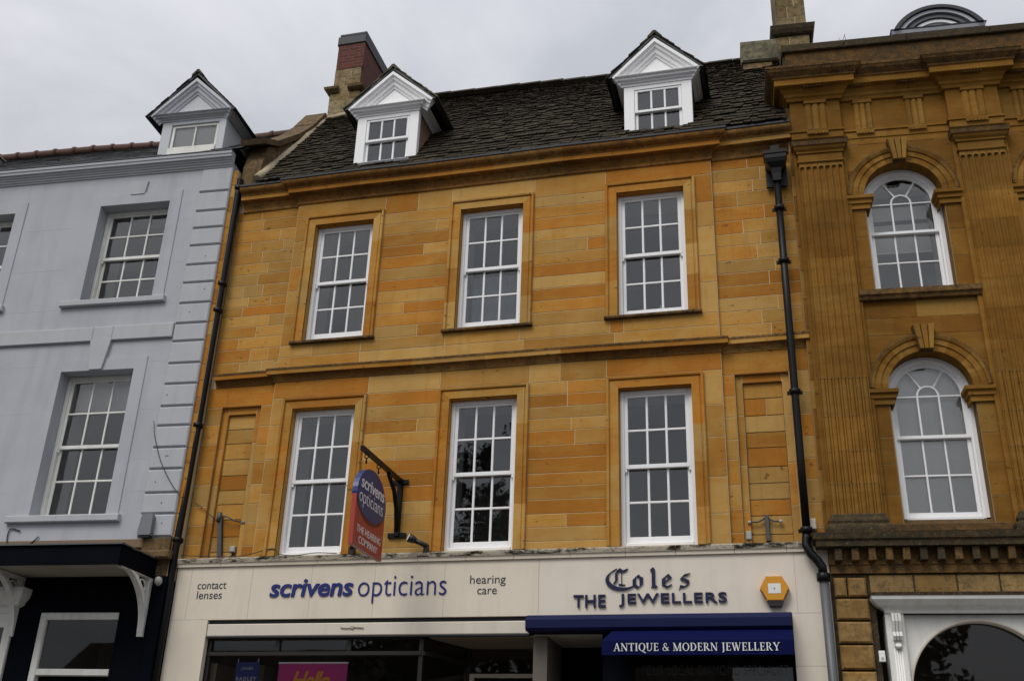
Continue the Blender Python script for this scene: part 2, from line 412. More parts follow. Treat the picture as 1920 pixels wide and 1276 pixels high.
def text_faces(mb, body, x0, x1, z0, z1, mapf, mat, depth=0.02, bold=0.0, shear=0.0, spacing=1.0, ref=None):
    """built-in font, fitted to the box (x0..x1, z0..z1 = height of the reference characters)"""
    def mk(b):
        cu = bpy.data.curves.new("t", 'FONT'); cu.body = b; cu.size = 1.0; cu.offset = bold; cu.shear = shear
        cu.space_character = spacing; cu.resolution_u = 6
        ob = bpy.data.objects.new("t", cu); COL.objects.link(ob)
        dg = bpy.context.evaluated_depsgraph_get(); dg.update()
        me = bpy.data.meshes.new_from_object(ob.evaluated_get(dg))
        vs = [v.co.copy() for v in me.vertices]; fs = [tuple(p.vertices) for p in me.polygons]
        bpy.data.objects.remove(ob); bpy.data.curves.remove(cu); bpy.data.meshes.remove(me)
        return vs, fs
    vs, fs = mk(body)
    rv = mk(ref)[0] if ref else vs
    zx0 = min(v.y for v in rv); zx1 = max(v.y for v in rv); xx0 = min(v.x for v in vs); xx1 = max(v.x for v in vs)
    P = [(x0 + (v.x - xx0) / (xx1 - xx0) * (x1 - x0), z0 + (v.y - zx0) / (zx1 - zx0) * (z1 - z0)) for v in vs]
    n = len(P)
    mb.mesh([mapf(a, b, -depth) for a, b in P], fs, mat)
    # side walls along boundary edges
    cnt = {}
    for f in fs:
        for i in range(len(f)):
            e = (f[i], f[(i + 1) % len(f)]); k = tuple(sorted(e)); cnt.setdefault(k, []).append(e)
    side = [e[0] for e in cnt.values() if len(e) == 1]
    if depth > 0.0015:
        vv = [mapf(a, b, -depth) for a, b in P] + [mapf(a, b, 0.0) for a, b in P]
        mb.mesh(vv, [(a, b, n + b, n + a) for a, b in side], mat)

def strokes(mb, glyph, ox, oz, sx, sz, mapf, mat, depth, cnt=[0]):
    for poly in glyph:
        cnt[0] = (cnt[0] + 1) % 23
        mb.prism([(ox + x * sx, oz + z * sz) for x, z in poly], mapf, 0.0, -(depth + cnt[0] * 0.00035), mat)

# serif capitals made of stems, hairlines and slab feet (unit cap height)
def serif_glyphs():
    S, H = 0.15, 0.06
    rect = lambda a, b, c, d: [(a, c), (b, c), (b, d), (a, d)]
    def bar(p, q, w):
        d = Vector(q) - Vector(p); n = Vector((-d.y, d.x)).normalized() * w / 2
        return [tuple(Vector(p) + n), tuple(Vector(p) - n), tuple(Vector(q) - n), tuple(Vector(q) + n)]
    def stem(x, w=S): return [rect(x - w / 2, x + w / 2, 0, 1), rect(x - w / 2 - 0.07, x + w / 2 + 0.07, 0, H), rect(x - w / 2 - 0.07, x + w / 2 + 0.07, 1 - H, 1)]
    def ring(cx, cz, rx, rz, a0, a1, tv, th, n=14):
        out = []
        for i in range(n):
            t0 = R(a0 + (a1 - a0) * i / n); t1 = R(a0 + (a1 - a0) * (i + 1) / n); q = []
            for t, o in ((t0, 1), (t1, 1), (t1, 0), (t0, 0)):
                q.append((cx + math.cos(t) * (rx - (0 if o else tv)), cz + math.sin(t) * (rz - (0 if o else th))))
            out.append(q)
        return out
    G = {}
    G['A'] = ([bar((0.12, 0), (0.42, 1), 0.07), bar((0.42, 1), (0.74, 0), S), rect(0.22, 0.62, 0.33, 0.38), rect(0, 0.25, 0, H), rect(0.6, 0.88, 0, H)], 0.86)
    G['N'] = ([rect(0.1, 0.16, 0, 1), bar((0.12, 1), (0.74, 0), S), rect(0.72, 0.78, 0, 1), rect(0, 0.26, 0, H), rect(0, 0.2, 1 - H, 1), rect(0.62, 0.88, 1 - H, 1)], 0.88)
    G['T'] = (stem(0.37)[:2] + [rect(0.02, 0.72, 1 - H, 1), rect(0.02, 0.07, 0.78, 1), rect(0.67, 0.72, 0.78, 1)], 0.74)
    G['I'] = (stem(0.18), 0.36)
    G['O'] = (ring(0.43, 0.5, 0.43, 0.52, 0, 360, S, 0.06, 20), 0.86)
    G['Q'] = (ring(0.43, 0.5, 0.43, 0.52, 0, 360, S, 0.06, 20) + [bar((0.42, 0.02), (0.9, -0.26), 0.1)], 0.86)
    G['U'] = ([rect(0.1, 0.1 + S, 0.3, 1), rect(0.66, 0.72, 0.3, 1), rect(0, 0.34, 1 - H, 1), rect(0.56, 0.84, 1 - H, 1)] + ring(0.41, 0.32, 0.31, 0.34, 180, 360, 0.1, 0.08, 10), 0.84)
    G['E'] = (stem(0.17) + [rect(0.17, 0.6, 0, H), rect(0.17, 0.58, 1 - H, 1), rect(0.17, 0.5, 0.49, 0.49 + H), rect(0.56, 0.61, 0, 0.24), rect(0.54, 0.59, 0.78, 1), rect(0.46, 0.5, 0.4, 0.62)], 0.64)
    G['L'] = (stem(0.17) + [rect(0.17, 0.58, 0, H), rect(0.54, 0.6, 0, 0.26)], 0.62)
    G['D'] = (stem(0.17) + ring(0.3, 0.5, 0.48, 0.5, -90, 90, S, 0.06, 14), 0.82)
    G['R'] = (stem(0.17) + ring(0.32, 0.73, 0.3, 0.27, -90, 90, 0.12, 0.06, 10) + [bar((0.36, 0.48), (0.72, 0), 0.14), rect(0.62, 0.82, 0, H)], 0.78)
    G['M'] = ([rect(0.1, 0.15, 0, 1), bar((0.13, 1), (0.5, 0), S), bar((0.5, 0), (0.86, 1), 0.06), rect(0.82, 0.82 + S, 0, 1), rect(0, 0.25, 0, H), rect(0.74, 1.06, 0, H), rect(0, 0.2, 1 - H, 1), rect(0.84, 1.06, 1 - H, 1)], 1.08)
    G['J'] = ([rect(0.16, 0.16 + S, 0.0, 1), rect(0.06, 0.4, 1 - H, 1)] + ring(0.06, 0.0, 0.25, 0.22, 270, 360, S, 0.07, 6), 0.42)
    G['W'] = ([bar((0.1, 1), (0.36, 0), S), bar((0.36, 0), (0.58, 1), 0.06), bar((0.5, 1), (0.78, 0), S), bar((0.78, 0), (1.04, 1), 0.06), rect(0, 0.28, 1 - H, 1), rect(0.42, 0.64, 1 - H, 1), rect(0.94, 1.14, 1 - H, 1)], 1.14)
    G['Y'] = ([bar((0.1, 1), (0.42, 0.42), S), bar((0.42, 0.42), (0.72, 1), 0.06), rect(0.35, 0.49, 0, 0.46), rect(0.25, 0.59, 0, H), rect(0, 0.28, 1 - H, 1), rect(0.6, 0.84, 1 - H, 1)], 0.82)
    G['&'] = (ring(0.3, 0.25, 0.3, 0.26, 60, 330, 0.1, 0.06, 12) + ring(0.36, 0.78, 0.2, 0.22, -20, 250, 0.08, 0.06, 10) + [bar((0.22, 0.66), (0.74, 0.02), 0.13), bar((0.56, 0.1), (0.74, 0.5), 0.06)], 0.84)
    G[' '] = ([], 0.30)
    return G
SERIF = serif_glyphs()
def serif_text(parent, body, x0, x1, z0, h, mapf, mat, depth=0.003):
    gap = 0.10; tot = sum(SERIF[c][1] + gap for c in body) - gap; sx = (x1 - x0) / tot; x = x0; mb = MB()
    for c in body:
        if c == ' ': mb.build('lettering', parent); mb = MB()
        strokes(mb, SERIF[c][0], x, z0, sx, h, mapf, mat, depth); x += (SERIF[c][1] + gap) * sx
    mb.build('lettering', parent)

# blackletter word drawn with a broad nib held at 40 degrees
def nib(points, w=0.17, ang=42, dx=0.0):
    nx, nz = math.cos(R(ang)) * w / 2, math.sin(R(ang)) * w / 2; out = []
    for (a, b), (c, d) in zip(points[:-1], points[1:]):
        q = [(a + dx - nx, b - nz), (c + dx - nx, d - nz), (c + dx + nx, d + nz), (a + dx + nx, b + nz)]
        out.append(q)
    return out
def blackletter():
    W = 0.21
    arc = [(0.80 + 0.72 * math.cos(R(t)), 0.47 + 0.50 * math.sin(R(t))) for t in range(118, 318, 10)]
    C = nib(arc, 0.20, 38) + nib([(0.62, 0.92), (0.50, 0.72), (0.52, 0.42), (0.42, 0.26)], 0.13, 30)
    C += nib([(0.62, 0.93), (0.80, 0.82), (1.02, 0.90)], 0.15, 60) + [[(0.74, 0.12), (0.765, 0.12), (0.765, 0.85), (0.74, 0.85)]]
    C += nib([(0.62, 0.20), (0.9, 0.16)], 0.06, 60)
    o = nib([(0.10, 0.50), (0.10, 0.16)], W) + nib([(0.10, 0.16), (0.28, 0.03)], 0.13) + nib([(0.42, 0.50), (0.42, 0.16), (0.28, 0.03)], W) + nib([(0.10, 0.50), (0.26, 0.66), (0.42, 0.50)], 0.12, 48)
    l = nib([(0.12, 1.0), (0.20, 0.88), (0.20, 0.12)], W) + nib([(0.20, 0.12), (0.32, 0.03)], 0.15) + nib([(0.20, 0.14), (0.10, 0.04)], 0.07)
    e = nib([(0.10, 0.50), (0.10, 0.16)], W) + nib([(0.10, 0.16), (0.24, 0.03), (0.44, 0.14)], 0.10, 55) + nib([(0.10, 0.50), (0.28, 0.66), (0.42, 0.48)], 0.14) + nib([(0.42, 0.50), (0.16, 0.30)], 0.05, 90)
    s = nib([(0.44, 0.66), (0.24, 0.62), (0.12, 0.46)], 0.14) + nib([(0.12, 0.46), (0.42, 0.30), (0.42, 0.14)], 0.15) + nib([(0.42, 0.14), (0.22, 0.02), (0.06, 0.08)], 0.11, 55) + nib([(0.10, 0.10), (0.02, -0.10)], 0.06) + nib([(0.40, 0.64), (0.50, 0.72)], 0.06)
    return [(C, 0.0), (o, 1.24), (l, 2.02), (e, 2.58), (s, 3.36)]

# ------------------------------------------------------------------ windows
def pane_quad(mb, x0, x1, z0, z1, y, mat='glass', wob=0.022):
    a, b = rng.uniform(-wob, wob), rng.uniform(-wob, wob); w, h = (x1 - x0) / 2, (z1 - z0) / 2
    mb.face([(x0, y - a * w - b * h, z0), (x1, y + a * w - b * h, z0), (x1, y + a * w + b * h, z1), (x0, y - a * w + b * h, z1)], mat)
def sash(x0, x1, z0, z1, y, cols, rows, paint, top=0.05, bot=0.05, stile=0.05, mun=0.032, d=0.035, glass=None, rowcuts=None):
    mb = MB()
    mb.bbox(x0, x0 + stile, y, y + d, z0, z1, paint, 0.006); mb.bbox(x1 - stile, x1, y, y + d, z0, z1, paint, 0.006)
    mb.bbox(x0 + stile, x1 - stile, y + 0.0005, y + d, z1 - top, z1, paint, 0.006); mb.bbox(x0 + stile, x1 - stile, y + 0.0005, y + d, z0, z0 + bot, paint, 0.006)
    gx0, gx1, gz0, gz1 = x0 + stile, x1 - stile, z0 + bot, z1 - top
    xs = [gx0 + (gx1 - gx0) * i / cols for i in range(cols + 1)]; zs = [gz0 + (gz1 - gz0) * i / rows for i in range(rows + 1)]
    for x in xs[1:-1]: mb.bbox(x - mun / 2, x + mun / 2, y + 0.002, y + d - 0.004, gz0, gz1, paint, 0.007)
    for z in zs[1:-1]: mb.bbox(gx0, gx1, y + 0.0035, y + d - 0.006, z - mun / 2, z + mun / 2, paint, 0.007)
    for i in range(cols):
        for j in range(rows): pane_quad(glass, xs[i], xs[i + 1], zs[j], zs[j + 1], y + d * 0.55)
    return mb
def room(parent, x0, x1, z0, z1, y, deep=2.2, side=0.55, splay=0.38, wall='room paint', rev='reveal paint'):
    """what shows through the panes: pale splayed inner reveals, then the dim room"""
    mb = MB(); s = splay * 0.06; ys = y + splay
    q = lambda *p, m=rev: mb.face(p, m)
    q((x0, y, z0), (x0, y, z1), (x0 - s, ys, z1), (x0 - s, ys, z0)); q((x1, y, z0), (x1 + s, ys, z0), (x1 + s, ys, z1), (x1, y, z1))
    q((x0, y, z1), (x1, y, z1), (x1 + s, ys, z1 + .02), (x0 - s, ys, z1 + .02)); q((x0, y, z0), (x0 - s, ys, z0), (x1 + s, ys, z0), (x1, y, z0))
    X0, X1, Z0, Z1, Y1 = x0 - side, x1 + side, z0 - 0.7, z1 + 0.3, ys + deep
    w = wall
    q((X0, ys, Z0), (x0 - s, ys, z0), (x0 - s, ys, z1 + .02), (X0, ys, Z1), m=w); q((X1, ys, Z0), (X1, ys, Z1), (x1 + s, ys, z1 + .02), (x1 + s, ys, z0), m=w)
    q((X0, ys, Z1), (x0 - s, ys, z1 + .02), (x1 + s, ys, z1 + .02), (X1, ys, Z1), m=w); q((X0, ys, Z0), (X1, ys, Z0), (x1 + s, ys, z0), (x0 - s, ys, z0), m=w)
    q((X0, ys, Z0), (X0, ys, Z1), (X0, Y1, Z1), (X0, Y1, Z0), m=w); q((X1, ys, Z0), (X1, Y1, Z0), (X1, Y1, Z1), (X1, ys, Z1), m=w)
    q((X0, ys, Z1), (X1, ys, Z1), (X1, Y1, Z1), (X0, Y1, Z1), m=w); q((X0, ys, Z0), (X0, Y1, Z0), (X1, Y1, Z0), (X1, ys, Z0), m=w)
    q((X0, Y1, Z0), (X0, Y1, Z1), (X1, Y1, Z1), (X1, Y1, Z0), m=w)
    return mb.build('room', parent, fix=False)
def sash_window(par, x0, x1, z0, z1, y, cols=3, rows=(2, 2), meet=0.5, raised=0.0, paint='white paint', jamb=0.055, head=0.055, bot=0.095, split=None, side=0.5):
    fr = MB(); D = 0.12; sill = 0.045
    fr.bbox(x0, x0 + jamb, y, y + D, z0, z1, paint, 0.006); fr.bbox(x1 - jamb, x1, y, y + D, z0, z1, paint, 0.006)
    fr.bbox(x0 + jamb, x1 - jamb, y + 0.001, y + D, z1 - head, z1, paint, 0.006)
    fr.bbox(x0 + jamb, x1 - jamb, y - 0.012, y + D, z0, z0 + sill, 'grey white paint' if raised else paint, 0.006)
    w = fr.build('window', par)
    gl = MB(); a, b = x0 + jamb, x1 - jamb; zb, zt = z0 + sill + raised, z1 - head
    zm = zb + (zt - zb) * meet
    up = sash(a, b, zm - 0.025, zt, y + 0.02, cols, rows[0], paint, top=0.04, bot=0.058, glass=gl)
    lo = sash(a, b, zb, zm + 0.022, y + 0.062, cols, rows[1], paint, top=0.04, bot=bot, glass=gl)
    # sash horns and lift
    up.bbox(a, a + 0.03, y + 0.022, y + 0.05, zm - 0.07, zm - 0.021, paint, 0.006); up.bbox(b - 0.03, b, y + 0.022, y + 0.05, zm - 0.07, zm - 0.021, paint, 0.006)
    up.box((a + b) / 2 - 0.02, (a + b) / 2 + 0.02, y + 0.045, y + 0.07, zm + 0.0225, zm + 0.035, 'white paint')
    if raised:
        dk = MB(); dk.box(a + 0.10, b - 0.03, y + 0.075, y + 0.085, z0 + sill + 0.0005, zb, 'dark plastic'); dk.box(a, a + 0.098, y + 0.065, y + 0.09, z0 + sill + 0.0005, zb - 0.001, 'grey plastic')
        dk.build('vent_strip', w)
    up.build('sash', w); lo.build('sash', w); gl.build('glass', w, fix=False)
    room(w, x0 + 0.06, x1 - 0.06, z0 + 0.03, z1 - 0.03, y + D + 0.001, side=side, splay=0.46)
    return w

def slates(mb, u0, u1, y0, z0, dy, dz, rows, mat, wmin=0.16, wmax=0.34, skip=None, th=0.022, bias=0.45, y_of=None):
    """stone slates up a slope from (y0,z0) along (dy,dz), largest at the eave"""
    L = math.hypot(dy, dz); ty, tz = dy / L, dz / L; ny, nz = -tz, ty
    ws = [1.35 - 0.75 * i / rows for i in range(rows)]; k = L / sum(ws); s = 0.0
    for i in range(rows):
        h = ws[i] * k; u = u0 - rng.uniform(0, wmax)
        while u < u1:
            w = rng.uniform(wmin, wmax) * (1.15 - 0.4 * i / rows); a, b = max(u, u0), min(u + w, u1); u += w
            if b - a < 0.03: continue
            uc = (a + b) / 2
            if skip and skip(uc, y0 + ty * (s + h / 2)): continue
            t = th * rng.uniform(0.6, 1.5); j = rng.uniform(-0.012, 0.012); lift = th * rng.uniform(1.0, 1.7)
            s0, s1 = s + j, s + h * 1.35
            if s1 > L: s1 = L
            def pt(uu, ss, n): return (uu, y0 + ty * ss + ny * n, z0 + tz * ss + nz * n)
            g = 0.004; r0 = rng.uniform(-0.012, 0.012); c = rng.uniform(0.005, 0.03)
            base = [pt(a + g, s0 + r0 + c, lift), pt(a + g + c, s0 + r0, lift), pt(b - g - c, s0 - r0, lift), pt(b - g, s0 - r0 + c, lift), pt(b - g, s1, 0.002), pt(a + g, s1, 0.002)]
            topv = [pt(a + g, s0 + r0 + c, lift + t), pt(a + g + c, s0 + r0, lift + t), pt(b - g - c, s0 - r0, lift + t), pt(b - g, s0 - r0 + c, lift + t), pt(b - g, s1, t), pt(a + g, s1, t)]
            tt = T(min(1, max(0, rng.gauss(bias, 0.28))))
            mb.mesh(base + topv, [(6, 7, 8, 9, 10, 11), (0, 1, 7, 6), (1, 2, 8, 7), (2, 3, 9, 8), (3, 4, 10, 9), (5, 0, 6, 11), (5, 4, 3, 2, 1, 0)], mat, tt)
        s += h

def dormer(par, x0, x1, zb, ze, zt, zap, y, e0, e1, zeave, zrap, yback, roofm, cheekm, cols=3, paint='white paint', pent='white paint', so=(0.165, 0.16), wz0=0.06, single=False, cheeky=None, zcb=None):
    """x0..x1 wooden front, zb bottom, ze..zt entablature, zap pediment apex; e0,e1,zeave,zrap roof tips"""
    cx = (x0 + x1) / 2; mb = MB()
    wx0, wx1, wz1 = x0 + so[0], x1 - so[1], ze - 0.07; wzb = zb + wz0
    mb.bbox(x0, wx0, y, y + 0.1, zb, ze, paint, 0.006); mb.bbox(wx1, x1, y, y + 0.1, zb, ze, paint, 0.006)
    mb.box(wx0, wx1, y + 0.001, y + 0.1, wz1, ze, paint); mb.box(wx0, wx1, y - 0.02, y + 0.1, zb, wzb, paint if not single else 'worn white paint')
    d = mb.build('dormer', par)
    zc = zcb if zcb is not None else zb - 0.2
    for xa, xb in ((x0 + 0.012, x0 + 0.07), (x1 - 0.07, x1 - 0.012)):
        ck = MB(); ck.box(xa, xb, y + 0.1, yback, zc, ze + 0.02, cheekm); ck.build('cheek', d)
    # entablature with moulded returns along both sides
    en = MB(); h = zt - ze
    prof = [(0.0, ze), (0.012, ze), (0.012, ze + h * 0.30), (0.035, ze + h * 0.34), (0.04, ze + h * 0.52), (0.085, ze + h * 0.60), (0.09, ze + h * 0.80), (0.125, ze + h * 0.92), (0.13, zt), (0.0, zt)]
    # travel so that the outside is on the right-hand side
    en.sweep([(x0, yback), (x0, y), (x1, y), (x1, yback)], prof, XYZ, pent, mats=[pent] * 9)
    en.build('entablature', d)
    pd = MB(); ax0, ax1 = e0 + 0.085, e1 - 0.085; cx = (e0 + e1) / 2
    yw = y - 0.02
    pd.prism([(ax0 + 0.05, zt), (ax1 - 0.05, zt), (cx, zap - 0.03)], XZ, yw + 0.03, yw + 0.12, paint)
    pr = [(0.0, yw + 0.02), (0.0, yw - 0.10), (0.05, yw - 0.10), (0.065, yw - 0.07), (0.10, yw - 0.06), (0.115, yw - 0.03), (0.165, yw - 0.02), (0.175, yw + 0.0), (0.21, yw + 0.012), (0.21, yw + 0.03)]
    pd.sweep([(ax0 - 0.03, zt + 0.002), (cx, zap + 0.02), (ax1 + 0.03, zt + 0.002)], pr, XZ, pent, mats=[pent, pent, pent, paint, pent, paint, paint, pent, pent])
    pd.build('pediment', d)
    # slated gable roof
    rf = MB(); yf = y - 0.135
    for sgn, ex in ((-1, e0), (1, e1)):
        L = math.hypot(ex - cx, zrap - zeave); rows = 8 if not single else 10
        ux, uz = (cx - ex) / L, (zrap - zeave) / L; nx, nz = -uz * (1 if ux > 0 else -1), abs(ux)
        nx = -abs(uz) if sgn < 0 else abs(uz)
        for i in range(rows):
            s0 = L * i / rows; yy = yf - rng.uniform(0, 0.02)
            while yy < yback + 1.0:
                w = rng.uniform(0.14, 0.28) if not single else 0.22
                t = rng.uniform(0.012, 0.026) if not single else 0.008; lf = rng.uniform(0.012, 0.022) if not single else 0.008
                s00 = s0 - 0.02 + rng.uniform(-0.015, 0.015) * (0 if single else 1); s1 = min(L, s0 + L / rows * 1.3)
                A = lambda s, yv, n: (ex + ux * s + nx * n, yv, zeave + uz * s + nz * n)
                bp = [A(s00, yy + .003, lf), A(s00, yy + w - .003, lf), A(s1, yy + w - .003, 0.002), A(s1, yy + .003, 0.002), A(s00, yy + .003, lf + t), A(s00, yy + w - .003, lf + t), A(s1, yy + w - .003, t), A(s1, yy + .003, t)]
                rf.mesh(bp, [(4, 5, 6, 7), (0, 1, 5, 4), (1, 2, 6, 5), (2, 3, 7, 6), (3, 0, 4, 7), (3, 2, 1, 0)], roofm, T(min(1, max(0, rng.gauss(0.5, 0.28)))))
                yy += w
        # boarded underside
        B = lambda s, yv, n: (ex + ux * s + nx * n, yv, zeave + uz * s + nz * n)
        rf.mesh([B(0, yf + .01, 0), B(L, yf + .01, 0), B(L, yback + 1, 0), B(0, yback + 1, 0), B(0.02, yf + .01, -0.035), B(L, yf + .01, -0.035), B(L, yback + 1, -0.035), B(0.02, yback + 1, -0.035)],
                [(0, 1, 5, 4), (4, 5, 6, 7), (3, 0, 4, 7), (2, 3, 7, 6)], 'dark lead')
    r = rf.build('dormer_roof', d)
    rd = MB(); yy = yf - 0.01
    while yy < yback + 1.0:
        w = 0.34; hh = 0.03
        rd.prism([(cx - 0.11, zrap - 0.055), (cx - 0.02, zrap + 0.055), (cx + 0.02, zrap + 0.055), (cx + 0.11, zrap - 0.055), (cx + 0.06, zrap - 0.06), (cx, zrap + 0.005), (cx - 0.06, zrap - 0.06)], XZ, yy, yy + w - 0.008, 'lichen slate', T(0.5))
        yy += w
    rd.build('ridge_tile', r)
    gl = MB(); w = None
    if single:
        s_ = sash(wx0, wx1, wzb, wz1, y + 0.03, cols, 1, 'worn white paint', glass=gl, top=0.055, bot=0.05, stile=0.055); s_.build('sash', d)
    else:
        zm = (wzb + wz1) / 2
        sash(wx0, wx1, zm - 0.02, wz1, y + 0.012, cols, 1, paint, glass=gl, top=0.045).build('sash', d)
        sash(wx0, wx1, wzb, zm + 0.015, y + 0.05, cols, 1, paint, glass=gl, bot=0.05, top=0.035).build('sash', d)
    gl.build('glass', d, fix=False)
    if single: bl = MB(); bl.box(wx0 - .02, wx1 + .02, y + 0.085, y + 0.09, wzb, wz1, 'blind'); bl.build('blind', d)
    rm = MB(); a, b, c0, c1, ya, yb = x0 + 0.075, x1 - 0.075, zb - 0.02, ze + 0.15, y + 0.1, min(yback, y + 1.3)
    for f in ([(a, ya, c0), (a, ya, c1), (a, yb, c1), (a, yb, c0)], [(b, ya, c0), (b, yb, c0), (b, yb, c1), (b, ya, c1)], [(a, ya, c1), (b, ya, c1), (b, yb, c1), (a, yb, c1)],
              [(a, yb, c0), (a, yb, c1), (b, yb, c1), (b, yb, c0)], [(a, ya, c0), (a, yb, c0), (b, yb, c0), (b, ya, c0)]): rm.face(f, 'room paint')
    rm.build('room', d, fix=False)
    return d

# ------------------------------------------------------------------ ground
def structure(name, mb): o = mb.build(name); o["kind"] = "structure"; return o
g = MB(); g.box(-600, 600, -700, 600, -0.3, -0.03, 'asphalt'); structure('ground', g)
g = MB(); g.box(-120, 120, -24, -3.2, -0.03, 0.0, 'asphalt'); structure('road', g)
g = MB()
x = -60.0
while x < 60:
    g.bbox(x + .004, x + 0.896, -3.2, -3.05, -0.03, 0.12, 'paving', 0.01); x += 0.9
g.box(-60, 60, -3.05, 0.0, -0.03, 0.119, 'paving')
structure('pavement', g)

# ================================================================== centre: ochre ashlar house
C = thing('stone_terrace_house', 'ochre ashlar house with stone slate roof, two white dormers and two shops below', 'building')
XL, XR, BL, BR = -8.43, 0.50, -7.31, -0.66        # facade ends, projecting bay ends
SY = 0.06                                         # side strips stand behind the bay
OPX = [(-6.955, -5.955), (-4.51, -3.51), (-2.075, -1.075)]
LZ, UZ = (4.92, 7.12), (8.22, 10.28)
wall = MB()
M = 'mortar'
DB = 0.30
xs = [BL] + [v for p in OPX for v in p] + [BR]
for i in range(0, len(xs), 2): wall.box(xs[i] + (0.002 if i else 0), xs[i + 1] - (0.002 if i < len(xs) - 2 else 0), 0.005, DB, 4.80, 11.02, M)
for a, b in OPX:
    wall.box(a - .002, b + .002, 0.005, DB, 7.122, UZ[0] - 0.03, M); wall.box(a - .002, b + .002, 0.005, DB, UZ[1] + .002, 11.02, M); wall.box(a, b, 0.005, DB, 4.80, 4.92, M)
PNL = (-8.17, -7.52); PNR = (-0.50, 0.21)
for (a, b), (p, q) in (((XL, BL), PNL), ((BR, XR), PNR)):
    wall.box(a, b, SY + 0.005, DB, 7.24, 11.02, M)
    wall.box(a, p, SY + 0.005, DB, 4.80, 7.24, M); wall.box(q, b, SY + 0.005, DB, 4.80, 7.24, M)
    wall.box(p, q, SY + 0.105, DB, 4.80, 7.24, M); wall.box(p, p + 0.095, SY + 0.055, SY + 0.104, 4.80, 7.24, M); wall.box(q - 0.095, q, SY + 0.055, SY + 0.104, 4.80, 7.24, M); wall.box(p + 0.095, q - 0.095, SY + 0.055, SY + 0.104, 7.132, 7.24, M)
# body of the house behind the facade
wall.box(XL, XL + 0.3, DB, 5.6, 0, 11.0, 'rubble stone'); wall.box(XR - 0.3, XR, DB, 5.6, 0, 11.0, 'rubble stone'); wall.box(XL + .3, XR - .3, 5.3, 5.6, 0, 11.0, 'rubble stone')
# --- stones, upper floor
Z0, ZA, ZT = 8.175, 10.452, 10.70
AW = 0.168
PX = [(OPX[i][1] + AW, OPX[i + 1][0] - AW) for i in range(2)]
courses(wall, *PX[0], Z0, ZA - 0.1, 0, 0.2, rows=['B', 'B.8|M', 'O', 'O.63|B', 'O', 'B', 'O', 'B', 'M.4|O', 'O', 'B.62|O'])
courses(wall, *PX[1], Z0, ZA - 0.1, 0, 0.2, rows=['B', 'M', 'O', 'B', 'B.75|O', 'M', 'O', 'B', 'O', 'O', 'B'])
for (a, b), r in zip(PX, ('O.5|B', 'M')): courses(wall, a, b, ZA - 0.1, ZT + 0.02, 0, 0.34, rows=[r])
for i, (a, b) in enumerate(OPX):
    h = ('M', 'B', 'O')[i]
    x0_, x1_ = (BL if i == 0 else a - AW), (BR if i == 2 else b + AW)
    stone(wall, x0_, x1_, ZA, ZT + 0.02, 0, tint=T(CODE[h]))
for a, b, s in ((BL, OPX[0][0] - AW, 0), (OPX[2][1] + AW, BR, 1)):
    courses(wall, a, b, Z0, ZA, 0, 0.42, wmin=0.3, wmax=0.6, bias=0.6)
courses(wall, BL, BR, 7.77, Z0, 0, 0.2, rows=['B.08|M.12|B.2|M.17|B.2|O.03|M', 'M.2|B.2|B.18|M.2|M'])
courses(wall, XL, BL, 7.77, ZT + .02, SY, 0.195, wmin=0.3, wmax=0.85, bias=0.55)
courses(wall, BR, XR, 7.77, ZT + .02, SY, 0.2, rows=['O.45|O', 'B.6|B', 'M.5|M', 'O.3|M', 'O.62|O', 'O.35|M', 'M.55|B', 'M.5|B', 'B.7|M', 'O.62|O', 'O', 'B.7|M', 'M.5|B', 'B.6|M'])
# --- stones, first floor
ZA, ZT = 7.29, 7.57
courses(wall, *PX[0], 4.80, ZA, 0, 0.2, rows=['O.0|O' if False else 'O', 'B', 'O.72|B', 'B', 'B.45|B', 'O', 'O', 'O', 'B', 'M', 'B', 'B'])
courses(wall, *PX[1], 4.80, ZA, 0, 0.2, rows=['M.5|O', 'O.5|O', 'B', 'B.55|B', 'O.6|M', 'O', 'O', 'O', 'M', 'O', 'M.5|O', 'B', 'B'])
for i, (a, b) in enumerate(OPX):
    stone(wall, BL if i == 0 else a - AW, BR if i == 2 else b + AW, 7.305, ZT, 0, tint=T((0.05, 0.75, 0.1)[i]))
stone(wall, PX[0][0], PX[0][1], ZA, ZT, 0, tint=T(0.85)); courses(wall, PX[1][0], PX[1][1], ZA, ZT, 0, 0.3, rows=['B.4|M'])
for a, b in ((BL, OPX[0][0] - AW), (OPX[2][1] + AW, BR)): courses(wall, a, b, 4.80, 7.305, 0, 0.5, wmin=0.3, wmax=0.6, bias=0.75)
